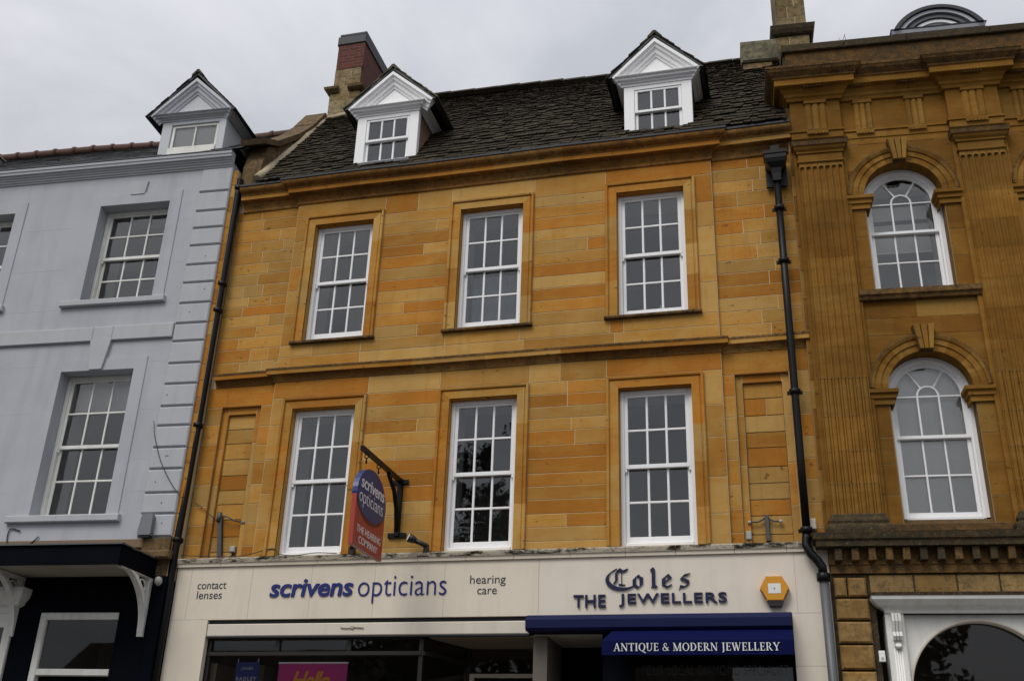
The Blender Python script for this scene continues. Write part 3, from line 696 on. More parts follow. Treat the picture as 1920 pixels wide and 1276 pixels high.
for (a, b), (p, q), lb in (((XL, BL), PNL, 0.45), ((BR, XR), PNR, 0.6)):
    stone(wall, a, b, 7.24, ZT, SY, tint=T(0.12))
    courses(wall, a, p, 4.80, 7.24, SY, 0.32, wmin=0.25, wmax=0.6, bias=lb); courses(wall, q, b, 4.80, 7.24, SY, 0.32, wmin=0.25, wmax=0.6, bias=lb)
    # sunk panel: moulded border, then the field
    e = 0.095
    courses(wall, p, p + e, 4.80, 7.24, SY + 0.05, 0.55, wmin=0.08, wmax=0.2, bias=lb); courses(wall, q - e, q, 4.80, 7.24, SY + 0.05, 0.55, wmin=0.08, wmax=0.2, bias=0.7)
    stone(wall, p + e, q - e, 7.13, 7.24, SY + 0.05, tint=T(0.1))
    for k in ((p, p + 0.001), (q - 0.001, q)): wall.box(k[0], k[1], SY, SY + 0.055, 4.8, 7.24, 'ashlar', T(0.4))
    wall.box(p, q, SY + .001, SY + 0.055, 7.2395, 7.2405, 'ashlar', T(0.1))
    for k in ((p + e, p + e + 0.0012), (q - e - 0.0012, q - e)): wall.box(k[0], k[1], SY + .05, SY + 0.1, 4.8, 7.13, 'ashlar', T(0.5))
    wall.box(p + e, q - e, SY + .051, SY + 0.1, 7.1295, 7.1305, 'ashlar', T(0.1))
    rows = ['M', 'O.55|B', 'B', 'O', 'O', 'B', 'B', 'O', 'B', 'B'] if p > -2 else ['B', 'B', 'M', 'B', 'O', 'B', 'M', 'O', 'B', 'B']
    courses(wall, p + e, q - e, 4.80, 7.13, SY + 0.09, 0.23, rows=rows)
# reveals of the openings (stone returns)
for a, b in OPX:
    for z0, z1 in (LZ, UZ):
        t1 = T(0.6)
        wall.face([(a, -.02, z0), (a, -.02, z1), (a, 0.2, z1), (a, 0.2, z0)], 'ashlar', t1); wall.face([(b, -.02, z0), (b, 0.2, z0), (b, 0.2, z1), (b, -.02, z1)], 'ashlar', t1); wall.face([(a, -.02, z1), (b, -.02, z1), (b, 0.2, z1), (a, 0.2, z1)], 'ashlar', T(0.1))
wall.build('wall', C)

# --- architraves round the six windows
for r, (z0, z1) in enumerate((LZ, UZ)):
    for i, (a, b) in enumerate(OPX):
        mb = MB(); zc = [z0 + (z1 - z0) * k for k in ((0.0, 0.28, 0.52, 0.80) if (i + r) % 2 else (0.0, 0.22, 0.50, 0.74))]
        path = [(a, z) for z in zc] + [(a, z1), (b, z1)] + [(b, z) for z in zc[::-1]]
        prof = [(0.0, 0.0), (0.0, -0.022), (-0.105, -0.022), (-0.112, -0.012), (-0.124, -0.012), (-0.132, -0.040), (-0.158, -0.046), (-0.168, -0.036), (-0.168, 0.006)]
        tt = [T(min(1, max(0, rng.gauss(0.55, 0.35)))) for _ in path]
        top = T((0.1, 0.6, 0.15)[i] if r == 0 else (0.5, 0.7, 0.15)[i]); tt[len(zc)] = top
        mb.sweep(path, prof, XZ, 'ashlar', tt)
        mb.build('architrave', C)
# --- window sills on the upper floor
for a, b in OPX:
    mb = MB(); mb.bbox(a - 0.19, b + 0.19, -0.065, 0.13, 8.178, 8.222, 'ashlar mossy', 0.008, T(0.4)); mb.build('window_sill', C)
# --- string course and cornice
fpath = [(XL + 0.1, SY), (BL, SY), (BL, 0), (BR, 0), (BR, SY), (XR + 0.02, SY)]
def long_path():
    out = []
    for (p, q) in zip(fpath[:-1], fpath[1:]):
        n = max(1, int(math.hypot(q[0] - p[0], q[1] - p[1]) / 1.05))
        for k in range(n): out.append((p[0] + (q[0] - p[0]) * k / n, p[1] + (q[1] - p[1]) * k / n))
    return out + [fpath[-1]]
lp = long_path()
mb = MB()
prof = [(0.0, 7.565), (0.012, 7.568), (0.014, 7.595), (0.030, 7.628), (0.048, 7.645), (0.052, 7.658), (0.106, 7.664), (0.110, 7.722), (0.118, 7.728), (0.120, 7.752), (0.085, 7.775), (0.0, 7.80)]
mb.sweep(lp, prof, WAV, 'ashlar moulding', [T(rng.gauss(0.45, 0.25)) for _ in lp], mats=['ashlar moulding'] * 6 + ['ashlar'] * 2 + ['ashlar mossy'] * 3)  # lighter ashlar on the front band paints it lit against the darker bed
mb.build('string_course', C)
mb = MB()
prof = [(0.0, 10.695), (0.022, 10.700), (0.030, 10.716), (0.022, 10.730), (0.018, 10.755), (0.026, 10.795), (0.050, 10.838), (0.055, 10.856), (0.142, 10.862), (0.150, 10.870), (0.152, 10.935),
        (0.158, 10.940), (0.160, 10.962), (0.170, 10.972), (0.205, 10.985), (0.232, 11.005), (0.244, 11.028), (0.248, 11.058), (0.0, 11.075)]
mb.sweep(lp, prof, WAV, 'ashlar moulding', [T(rng.gauss(0.4, 0.25)) for _ in lp], mats=['ashlar moulding'] * 9 + ['ashlar'] + ['ashlar moulding'] * 8)  # corona face in lighter ashlar, its lit look put into the colour
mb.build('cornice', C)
mb = MB()
gp = [(XL + 0.1, SY), (BL, SY), (BL, 0), (BR, 0), (BR, SY), (XR + 0.02, SY)]
mb.sweep(lp, [(0.10, 11.076), (0.250, 11.062), (0.262, 11.070), (0.264, 11.102), (0.250, 11.110), (0.10, 11.10)], WAV, 'dark lead')
mb.build('gutter', C)

# --- windows of the centre house
wins = []
for r, (z0, z1) in enumerate((LZ, UZ)):
    for i, (a, b) in enumerate(OPX):
        wins.append(sash_window(C, a + 0.003, b - 0.003, z0 + (0.02 if r == 0 else 0.004), z1 - 0.003, 0.105, 3, (2, 2), 0.5, raised=0.0 if r == 0 else (0.05, 0.04, 0.02)[i]))
# folded curtain behind the middle upper window
mb = MB(); n = 40; a, b = OPX[1][0] + 0.12, OPX[1][1] - 0.05
vs = []
for k in range(n + 1):
    x = a + (b - a) * k / n; y = 0.42 + 0.022 * math.sin(k * 1.9) + 0.01 * math.sin(k * 0.7)
    vs += [(x, y, 8.2), (x, y, 9.28)]
mb.mesh(vs, [(2 * k, 2 * k + 2, 2 * k + 3, 2 * k + 1) for k in range(n)], 'curtain', smooth=True); mb.build('curtain', wins[4])

# --- roof
RY, RZ = 2.15, 14.06
def ridge_z(x): return RZ + 0.16 * max(0.0, min(1.0, (-1.0 - x) / 5.0)) - 0.03 * math.sin(x * 0.9)
D1, D2 = (-6.43, -5.345), (-1.94, -0.885)
VX = -8.08
def skip(u, y): return (D1[0] + .05 < u < D1[1] - .05 or D2[0] + .05 < u < D2[1] - .05) and 0.02 < y < 1.0
mb = MB()
ty = (RZ + 0.1 - 11.09) / (RY + 0.19)
mb.mesh([(VX, -0.19, 11.08), (XR, -0.19, 11.08), (XR, RY, RZ + 0.1), (VX, RY, RZ + 0.1), (VX, 5.6, 11.0), (XR, 5.6, 11.0)], [(0, 1, 2, 3), (3, 2, 5, 4), (0, 3, 4), (1, 5, 2)], 'stone slate')
slates(mb, VX, XR - 0.02, -0.20, 11.10, RY + 0.20, RZ + 0.1 - 11.10, 36, 'stone slate', skip=skip, wmin=0.09, wmax=0.24, th=0.019)
roof = mb.build('roof', C)
mb = MB(); x = VX + 0.7
while x < XR - 0.1:
    w = rng.uniform(0.38, 0.5); z = RZ + 0.13 + rng.uniform(-0.012, 0.012) + 0.13 * max(0.0, min(1.0, (-1.5 - x) / 5.0))
    mb.prism([(RY - 0.17, z - 0.10), (RY - 0.02, z + 0.05), (RY + 0.03, z + 0.05), (RY + 0.18, z - 0.10), (RY + 0.1, z - 0.16), (RY - 0.1, z - 0.16)], YZ, x, min(x + w, XR) - 0.006, 'stone slate', T(0.6)); x += w
mb.build('ridge', roof)
dormer(C, D1[0], D1[1], 11.33, 12.31, 12.43, 13.08, 0.0, -6.64, -5.02, 12.42, 13.18, 1.05, 'lichen slate', 'cheek render', cheeky=None, zcb=11.2)
dormer(C, D2[0], D2[1], 11.26, 12.22, 12.36, 13.01, 0.0, -2.17, -0.68, 12.35, 13.11, 1.05, 'stone slate', 'rubble stone', zcb=11.15)
mb = MB(); mb.bbox(-6.30, -5.42, -0.10, 0.02, 11.26, 11.335, 'lead', 0.01); mb.build('lead_apron', C)

# --- left gable upstand, its coping and the mortar fillet
mb = MB(); 
gpoly = [(0.30, 11.0), (-0.02, 11.08), (-0.06, 11.52), (0.10, 12.05), (0.38, 12.22), (1.10, 12.90), (1.60, 13.45), (1.95, 13.95), (2.6, 14.05), (5.5, 11.0)]
mb.prism(gpoly, YZ, XL + 0.02, VX, 'rubble stone', T(0.5))
mb.build('gable_wall', C)
mb = MB()
for (y0, z0), (y1, z1) in (((-0.16, 11.92), (0.34, 12.20)), ((0.342, 12.20), (1.08, 12.88)), ((1.082, 12.88), (1.58, 13.44)), ((1.582, 13.44), (1.98, 13.98))):
    d = Vector((y1 - y0, z1 - z0)).normalized(); n = Vector((-d.y, d.x)) * rng.uniform(0.085, 0.12)
    mb.prism([(y0, z0), (y1, z1), (y1 + n.x, z1 + n.y), (y0 + n.x, z0 + n.y)], YZ, XL - 0.02, VX + 0.06, 'rubble stone', T(0.35))
mb.build('coping', C)
mb = MB(); pts = []
for k in range(13):
    t = k / 12; pts.append((VX + 0.03 + rng.uniform(-0.015, 0.015), -0.16 + t * 2.12, 11.20 + t * 2.72))
mb.tube(pts, [0.075 + rng.uniform(-0.015, 0.015) for _ in pts], 'lime mortar', 7)
mb.tube([(VX + 0.05, 1.95, 13.92), (-7.7, 1.97, 13.99), (-7.35, 1.98, 14.02)], 0.05, 'lime mortar', 7)
mb.build('mortar_fillet', C)

# --- left chimney
mb = MB(); cx0, cx1, cy0, cy1 = -8.05, -7.42, 2.0, 3.6
def stack(mb, x0, x1, y0, y1, z0, z1, mat, h=0.3):
    mb.box(x0 + .006, x1 - .006, y0 + .006, y1 - .006, z0, z1, M); z = z0; k = 0
    while z < z1 - 0.03:
        zz = min(z + h, z1); xm = x0 + (x1 - x0) * (0.38 if k % 2 else 0.62)
        for a, b in ((x0, xm), (xm, x1)): stone(mb, a, b, z, zz, y0, mat)
        ym = y0 + (y1 - y0) * (0.4 if k % 2 else 0.65)
        for a, b in ((y0, ym), (ym, y1)):
            t = T(); mb.mesh([(x1, a + .004, z + .004), (x1, b - .004, z + .004), (x1, b - .004, zz - .004), (x1, a + .004, zz - .004)], [(0, 1, 2, 3)], mat, t)
            mb.mesh([(x0, a + .004, z + .004), (x0, b - .004, z + .004), (x0, b - .004, zz - .004), (x0, a + .004, zz - .004)], [(3, 2, 1, 0)], mat, t)
        z = zz; k += 1
stack(mb, cx0, cx1, cy0, cy1, 13.2, 14.56, 'chimney stone')
ch = mb.build('chimney', C)
mb = MB(); mb.sweep([(cx0, cy1), (cx0, cy0), (-7.86, cy0)], [(0, 14.56), (0.03, 14.57), (0.09, 14.63), (0.10, 14.68), (0.0, 14.72)], XYZ, 'rubble stone')
mb.sweep([(-7.66, cy0), (cx1, cy0), (cx1, cy1)], [(0, 14.58), (0.03, 14.59), (0.08, 14.63), (0.09, 14.69), (0.0, 14.72)], XYZ, 'rubble stone'); mb.build('chimney_ledge', ch)
mb = MB(); stack(mb, cx0 + 0.05, cx1 - 0.02, cy0 + 0.02, cy1, 14.56, 15.16, 'chimney stone', 0.2)
mb.box(cx1 - 0.019, cx1 + 0.004, cy0 + 0.05, cy1, 14.72, 15.16, 'red brick'); mb.build('chimney_base', ch)
mb = MB(); mb.box(cx0 + 0.06, cx1, cy0 + 0.015, cy1, 15.16, 15.76, 'red brick'); mb.build('brick_stack', ch)
mb = MB(); mb.bbox(cx0 + 0.035, cx1 + 0.025, cy0 - 0.01, cy1 + 0.03, 15.76, 15.98, 'dark lead', 0.02); mb.bbox(cx0 + 0.06, cx1 + 0.0, cy0 + 0.015, cy1, 15.98, 16.06, 'dark lead', 0.02); mb.build('chimney_cap', ch)

# --- shop storey of the centre house
mb = MB()
mb.box(XL, -7.84, -0.02, 0.5, 0, 4.05, 'cream render'); mb.box(0.02, XR, -0.02, 0.5, 0, 4.05, 'pinkish cream render')
mb.box(XL, -3.142, -0.02, 0.10, 4.05, 4.78, 'cream render'); mb.box(-3.138, 0.09, -0.02, 0.10, 4.05, 4.78, 'pinkish cream render'); mb.box(0.092, XR, -0.02, 0.10, 4.05, 4.78, 'pinkish cream render')
mb.box(XL, XR, 0.10, 0.28, 4.05, 4.795, 'shop dark')
for z in (2.2, 3.2, 4.05): mb.box(XL + .001, -7.841, -0.0202, -0.0195, z, z + 0.006, 'soffit paint')
for z in (2.75, 3.42, 4.04): mb.box(0.021, XR - .001, -0.0202, -0.0195, z, z + 0.006, 'soffit paint')
for x in (-8.2, -7.25, -6.35, -5.42, -4.43): mb.box(x, x + 0.006, -0.0202, -0.0195, 4.06, 4.77, 'soffit paint')
mb.build('shop_fascia_wall', C)
mb = MB(); x = XL; bl = True
while x < XR - 0.01:
    w = min(rng.uniform(0.62, 0.78), XR - x)
    if XR - (x + w) < 0.3: w = XR - x
    prof = [(0.0, 4.782), (0.03, 4.784), (0.034, 4.825), (0.052, 4.835), (0.058, 4.885), (0.05, 4.90), (0.0, 4.915)]
    mb.sweep([(x + .003, -0.02), (x + w - .003, -0.02)], prof, XYZ, 'cream render', mats=['cream render'] * 3 + ['mossy ledge'] * 3); x += w
mb.box(XL, XR, -0.021, 0.05, 4.783, 4.905, 'mossy ledge')
mb.build('fascia_moulding', C)
mb = MB()
mb.bbox(-7.835, -3.262, -0.012, 0.06, 3.825, 3.992, 'cream metal', 0.012); mb.box(-7.835, -3.262, 0.0, 0.06, 3.805, 3.824, 'dark plastic'); mb.box(-7.83, -3.27, 0.03, 0.06, 3.9925, 4.0495, 'dark plastic')  # upper dark strip is the shadow gap below the fascia, put in as colour
for x in (-5.82, -5.42): pass
mb.tube([(-5.85, -0.024, 3.925), (-5.75, -0.024, 3.918), (-5.65, -0.024, 3.93), (-5.52, -0.024, 3.92)], 0.007, 'soffit paint', 6); mb.box(-5.70, -5.66, -0.03, -0.011, 3.91, 3.945, 'soffit paint')
mb.build('shutter_box', C)
# opticians' shopfront: dark frame, transom lights, splayed return to the recessed door
mb = MB(); F = 'dark bronze frame'; y = 0.08
mb.bbox(-7.835, -4.72, y, y + 0.07, 3.79, 3.81, F); mb.bbox(-7.835, -4.72, y - .02, y + 0.08, 3.575, 3.632, F); mb.bbox(-7.835, -7.79, y + .001, y + 0.07, 0.4, 3.79, F)
for x in (-6.79, -5.75): mb.bbox(x - 0.03, x + 0.03, y + .002, y + 0.07, 3.632, 3.79, F)
mb.bbox(-4.76, -4.70, y + .001, y + 0.07, 0.4, 3.79, F); mb.bbox(-7.835, -4.72, y, y + .2, 0.12, 0.4, F)
ret = lambda z0, z1, t=0.03: mb.mesh([(-4.70 - t, y, z0), (-4.70 + t, y, z0), (-4.37 + t, y + 0.95, z0), (-4.37 - t, y + 0.95, z0), (-4.70 - t, y, z1), (-4.70 + t, y, z1), (-4.37 + t, y + 0.95, z1), (-4.37 - t, y + 0.95, z1)],
    [(0, 1, 5, 4), (1, 2, 6, 5), (2, 3, 7, 6), (3, 0, 4, 7), (4, 5, 6, 7), (3, 2, 1, 0)], F)
ret(3.79, 3.815); ret(3.58, 3.63); mb.bbox(-4.42, -4.34, y + 0.95, y + 1.03, 0.12, 3.81, F)
mb.box(-3.30, -3.20, y + 0.6, y + 1.03, 0.12, 3.81, 'shop tan'); mb.box(-4.34, -3.30, y + 0.97, y + 1.03, 3.42, 3.47, 'cream metal'); mb.box(-4.34, -4.28, y + 0.971, y + 1.03, 0.12, 3.42, 'cream metal'); mb.box(-3.36, -3.30, y + 0.971, y + 1.03, 0.12, 3.42, 'cream metal')
sf = mb.build('shopfront', C)
mb = MB(); G = 'shop glass'
for a, b in ((-7.79, -6.82), (-6.76, -5.78), (-5.72, -4.76)): pane_quad(mb, a, b, 3.632, 3.79, y + 0.04, G, 0)
pane_quad(mb, -7.79, -4.76, 0.4, 3.575, y + 0.04, G, 0)
for z0, z1 in ((3.63, 3.79), (0.4, 3.58)): mb.face([(-4.70, y + .03, z0), (-4.37, y + 0.95, z0), (-4.37, y + 0.95, z1), (-4.70, y + .03, z1)], G)
pane_quad(mb, -4.28, -3.36, 0.3, 3.42, y + 1.0, G, 0); pane_quad(mb, -4.34, -3.30, 3.47, 3.79, y + 1.0, G, 0)
mb.build('shop_glass', sf, fix=False)
mb = MB()   # shop interior
def inroom(mb, x0, x1, y0, y1, z0, z1, w, ce, fl):
    for f, m in (([(x0, y0, z0), (x0, y0, z1), (x0, y1, z1), (x0, y1, z0)], w), ([(x1, y0, z0), (x1, y1, z0), (x1, y1, z1), (x1, y0, z1)], w), ([(x0, y1, z0), (x0, y1, z1), (x1, y1, z1), (x1, y1, z0)], w),
                 ([(x0, y0, z1), (x1, y0, z1), (x1, y1, z1), (x0, y1, z1)], ce), ([(x0, y0, z0), (x0, y1, z0), (x1, y1, z0), (x1, y0, z0)], fl)): mb.face(f, m)
inroom(mb, -7.84, -3.2, 0.07, 5.0, 0.12, 3.815, 'shop dark', 'shop dark', 'shop dark'); mb.box(-4.62, -3.2, 0.07, 1.05, 3.80, 3.812, 'shop tan')
mb.box(-7.83, -7.72, 0.2, 0.9, 0.4, 3.5, 'shop tan'); mb.box(-7.45, -7.36, 0.9, 1.2, 0.4, 3.57, 'shop tan'); mb.box(-4.34, -3.3, 1.6, 1.7, 3.0, 3.40, 'shop tan')
mb.build('shop_interior', sf, fix=False)
for (x, yy, z) in ((-4.0, 1.5, 3.30), (-3.75, 1.45, 3.36), (-3.62, 1.7, 3.25)):
    mb = MB(); mb.tube([(x, yy, z), (x, yy, z + 0.03)], 0.035, 'lit lamp', 10); mb.tube([(x, yy, z + .031), (x, yy, z + 0.06)], 0.04, 'dark plastic', 10); mb.build('downlight', sf)
# jeweller's shopfront: recessed entrance with pale soffit and dark glazed front
mb = MB(); B_ = 'navy paint'
mb.box(-3.2, -2.32, 0.02, 0.98, 3.80, 3.82, 'soffit paint'); mb.box(-3.2, -3.02, 0.02, 0.9, 0.12, 3.80, 'shop dark'); mb.box(-3.0, -2.3, 0.98, 1.05, 0.12, 3.80, B_)
mb.bbox(-2.32, -1.93, 0.06, 0.2, 0.12, 3.81, B_); mb.bbox(-0.02, 0.018, 0.06, 0.2, 0.12, 3.81, B_); mb.bbox(-1.93, -0.02, 0.061, 0.2, 3.52, 3.81, B_); mb.bbox(-1.93, -0.02, 0.061, 0.2, 0.12, 0.6, B_)
js = mb.build('shopfront', C); js["label"] = "dark navy jeweller's shopfront with recessed entrance under the blue awning"
mb = MB(); pane_quad(mb, -1.93, -0.02, 0.6, 3.52, 0.12, G, 0); mb.build('shop_glass', js, fix=False)
mb = MB(); inroom(mb, -2.3, 0.0, 0.2, 3.0, 0.12, 3.8, 'shop dark', 'shop dark', 'shop dark'); mb.build('shop_interior', js, fix=False)
mb = MB(); text_faces(mb, 'YOUR LOCAL DIAMOND SPECIALIST', -1.85, -0.07, 3.335, 3.455, lambda a, b, h: (a, 0.118 + h, b), 'faint lettering', 0.001, bold=-0.008, spacing=1.1); mb.build('lettering', js)

# ------------------------------------------------------------------ shop signs
FY = -0.02
XZF = lambda a, b, h: (a, FY + h, b)
S1 = thing('shop_sign', 'raised blue and dark lettering of the opticians along the cream fascia board', 'shop sign', (0, 0, 0))
mb = MB(); text_faces(mb, 'scrivens', -6.945, -5.72, 4.347, 4.517, XZF, 'blue lettering', 0.018, bold=0.017, shear=0.12, spacing=0.97, ref='xz'); mb.build('bold_lettering', S1)
mb = MB(); text_faces(mb, 'opticians', -5.645, -4.39, 4.340, 4.520, XZF, 'blue lettering', 0.012, bold=-0.012, spacing=1.0, ref='xz'); mb.build('light_lettering', S1)
for ws in ((('contact', -8.075, -7.63, 4.475), ('lenses', -8.065, -7.675, 4.337)), (('hearing', -4.07, -3.585, 4.475), ('care', -3.965, -3.70, 4.335))):
    for w, a, b, z in ws: mb = MB(); text_faces(mb, w, a, b, z, z + 0.072, XZF, 'dark lettering', 0.004, bold=-0.001, ref='xz'); mb.build('small_lettering', S1)
S2 = thing('shop_sign', "raised navy lettering of the jewellers, blackletter above block capitals, on the cream fascia", 'shop sign')
for gl_, ox in blackletter(): mb = MB(); strokes(mb, gl_, -2.262 + ox * 0.277, 4.375, 0.277, 0.245 if ox else 0.262, XZF, 'navy lettering', 0.02); mb.build('blackletter_letter', S2)
mb = MB(); text_faces(mb, 'THE', -2.675, -2.26, 4.145, 4.300, XZF, 'navy lettering', 0.03, bold=0.012, spacing=1.06); mb.build('block_lettering', S2); mb = MB(); text_faces(mb, 'JEWELLERS', -2.09, -0.745, 4.145, 4.307, XZF, 'navy lettering', 0.03, bold=0.012, spacing=1.1); mb.build('block_lettering', S2)

# ------------------------------------------------------------------ blue awning of the jeweller
A = thing('awning', 'folded dark blue awning with white serif lettering below the jeweller fascia', 'awning')
mb = MB(); cas = [(-0.02, 3.83), (-0.22, 3.83), (-0.25, 3.86), (-0.25, 3.96), (-0.20, 4.02), (-0.08, 4.045), (-0.02, 4.045)]
mb.prism(cas, YZ, -3.25, 0.012, 'awning roller blue'); mb.build('awning_casing', A)
mb = MB(); sec = [(-0.10, 3.825), (-0.20, 3.828), (-0.42, 3.672), (-0.425, 3.50), (-0.415, 3.50), (-0.405, 3.655), (-0.10, 3.78)]
# closed left end slopes outwards to the valance
n = len(sec); L_ = [(-2.14, sec[0]), (-2.14, sec[1]), (-2.245, sec[2]), (-2.245, sec[3]), (-2.245, sec[4]), (-2.245, sec[5]), (-2.14, sec[6])]
vs = [(x, p[0], p[1]) for x, p in L_] + [(0.014, p[0], p[1]) for p in sec]
mb.mesh(vs, [tuple(range(n)), tuple(range(2 * n - 1, n - 1, -1))] + [(i, (i + 1) % n, n + (i + 1) % n, n + i) for i in range(n)], 'awning blue')
mb.face([(-2.14, -0.20, 3.826), (-2.245, -0.42, 3.67), (-2.245, -0.42, 3.50), (-2.14, -0.12, 3.60)], 'awning blue')
mb.build('awning_fabric', A)
serif_text(A, 'ANTIQUE & MODERN JEWELLERY', -2.10, -0.145, 3.545, 0.092, lambda a, b, h: (a, -0.4255 + h, b), 'white lettering')

# ------------------------------------------------------------------ hanging sign and its bracket
BX = -5.15
K = thing('sign_bracket', 'black iron wall bracket with long arm carrying the red and blue hanging sign', 'bracket', (BX, 0, 5.1))
mb = MB(); I = 'black iron'
mb.box(-0.025, 0.025, -1.50, -0.02, 0.79, 0.85, I)
mb.build('arm', K)
mb = MB(); mb.box(-0.11, 0.11, -0.035, 0.0, 0.78, 0.84, I); mb.box(-0.13, 0.13, -0.035, 0.0, 0.02, 0.085, I); mb.box(-0.035, 0.035, -0.06, 0.0, 0.04, 0.85, I); mb.build('wall_plate', K)
mb = MB(); mb.tube([(0, -0.05, 0.12), (0, -0.12, 0.40), (0, -0.26, 0.62), (0, -0.52, 0.78)], [0.034, 0.032, 0.03, 0.028], I, 8); mb.build('brace', K)
for yy in (-1.32, -0.88):
    mb = MB(); mb.tube([(0.03 * math.cos(t * 0.7), yy + 0.0, 0.765 + 0.03 * math.sin(t * 0.7)) for t in range(10)], 0.008, I, 6); mb.tube([(0, yy, 0.735), (0, yy, 0.69)], 0.01, I, 6); mb.tube([(0, yy - .02, 0.69), (0, yy, 0.66), (0, yy + .02, 0.69)], 0.008, I, 6); mb.build('hook', K)
H = thing('hanging_sign', 'red hanging sign with rounded top and blue oval bearing white lettering', 'hanging sign', (BX, -1.10, 4.66))
half, top, zc = 0.50, 1.06, 0.64
mb = MB(); outl = [(-half, 0.0), (half, 0.0), (half, 0.66)]
for k in range(1, 24):
    t = math.pi * k / 24; outl.append((half * math.cos(t), 0.66 + (top - 0.66) * math.sin(t)))
outl.append((-half, 0.66))
mb.prism(outl, YZ, -0.03, 0.03, 'sign red'); mb.build('board', H)
for sgn in (1, -1):
    mb = MB(); ev = lambda a_, up, dn: [(a_ * math.cos(R(9 * k)), 0.66 + (up if k < 20 else dn) * math.sin(R(9 * k))) for k in range(40)]
    mb.prism(ev(0.4985, 0.398, 0.315), YZ, sgn * 0.028, sgn * 0.032, 'sign shadow red'); mb.prism(ev(0.504, 0.405, 0.262), YZ, sgn * 0.0005, sgn * 0.035, 'sign blue'); mb.build('oval_panel', H)  # dark red crescent is the blue oval's shadow painted on the board
    mb = MB(); mp = (lambda a, b, h: (0.035 - h, a, b)) if sgn > 0 else (lambda a, b, h: (-0.035 + h, -a, b)); mp2 = (lambda a, b, h: (0.030 - h, a, b)) if sgn > 0 else (lambda a, b, h: (-0.030 + h, -a, b))
    text_faces(mb, 'scrivens', -0.39, 0.42, 0.755, 0.865, mp, 'white lettering', 0.002, bold=0.014, shear=0.1, spacing=0.96, ref='xz'); mb.build('lettering', H); mb = MB()
    text_faces(mb, 'opticians', -0.42, 0.40, 0.570, 0.680, mp, 'white lettering', 0.002, bold=-0.010, ref='xz'); mb.build('lettering', H); mb = MB()
    text_faces(mb, 'THE HEARING', -0.40, 0.42, 0.185, 0.275, mp2, 'white lettering', 0.002, bold=0.004); mb.build('lettering', H); mb = MB(); text_faces(mb, 'COMPANY', -0.31, 0.33, 0.055, 0.145, mp2, 'white lettering', 0.002, bold=0.004)
    mb.build('lettering', H)

# ------------------------------------------------------------------ drainpipes
def collar(mb, x, y, z, r=0.055, h=0.07): mb.tube([(x, y, z - h), (x, y, z - h + .01), (x, y, z), (x, y, z + .012)], [r * .9, r * 1.35, r * 1.35, r * .9], 'black iron', 12)
P1 = thing('drainpipe', 'black cast iron drainpipe with a hopper head, bending outwards above the cream pillar', 'drainpipe', (0.2, -0.12, 0))
x0p = 0.07
mb = MB(); mb.tube([(x0p, 0, 10.2), (x0p, 0, 8.0), (x0p, 0, 6.0), (x0p, 0, 5.02)], 0.050, 'black iron', 14); mb.build('upper_pipe', P1)
mb = MB(); pts = [(x0p, 0, 5.02), (x0p - .01, 0, 4.92), (x0p - .02, -0.03, 4.84), (x0p + 0.03, -0.04, 4.72), (x0p + 0.10, -0.04, 4.64), (x0p + 0.145, -0.04, 4.56), (x0p + 0.15, -0.04, 4.46)]
mb.tube(pts, 0.055, 'black iron', 14); mb.build('swan_neck', P1)
mb = MB(); mb.tube([(x0p + 0.15, -0.04, 4.47), (x0p + 0.16, -0.04, 2.5), (x0p + 0.165, -0.04, 0.12)], 0.056, 'grey iron', 14); mb.build('lower_pipe', P1)
for z in (9.70, 8.85, 6.90, 5.06): mb = MB(); collar(mb, x0p, 0, z); mb.box(x0p - 0.10, x0p + 0.10, 0.03, 0.06, z - 0.05, z - 0.005, 'black iron'); mb.build('collar', P1)
mb = MB(); collar(mb, x0p + .15, -0.04, 4.48, 0.06, 0.10); mb.build('collar', P1)
mb = MB(); n = 8
prof = [(0.055, 10.10), (0.062, 10.22), (0.075, 10.30), (0.13, 10.38), (0.15, 10.44), (0.15, 10.50), (0.165, 10.51), (0.165, 10.56), (0.145, 10.57), (0.10, 10.575)]
vs = [];
for r, z in prof:
    for sx, sy in ((-1, -1), (1, -1), (1, 1), (-1, 1)): vs.append((x0p + sx * r, -0.03 + sy * r * 0.8, z))
mb.mesh(vs, [(4 * i + k, 4 * i + (k + 1) % 4, 4 * i + 4 + (k + 1) % 4, 4 * i + 4 + k) for i in range(len(prof) - 1) for k in range(4)], 'black iron'); mb.box(x0p - 0.06, x0p + 0.06, -0.09, 0.03, 10.575, 10.68, 'black iron'); mb.box(x0p - .15, x0p + .15, 0.10, 0.14, 10.10, 10.45, 'black iron'); mb.build('hopper', P1)
P2 = thing('drainpipe', 'long black drainpipe running down the joint between the blue house and the ochre house', 'drainpipe', (-8.425, -0.07, 0))
mb = MB(); mb.tube([(0.0, 0, 11.30), (0.0, 0, 11.0), (-0.02, 0, 8.9), (-0.035, 0, 6.9), (-0.06, -0.02, 4.9), (-0.04, -0.03, 4.3), (-0.05, -0.03, 0.1)], 0.055, 'black iron', 14); mb.build('pipe', P2)
for x, z in ((0, 11.15), (-0.015, 9.35), (-0.02, 8.88), (-0.035, 6.95), (-0.055, 5.2)): mb = MB(); collar(mb, x, 0, z, 0.058); mb.build('collar', P2)

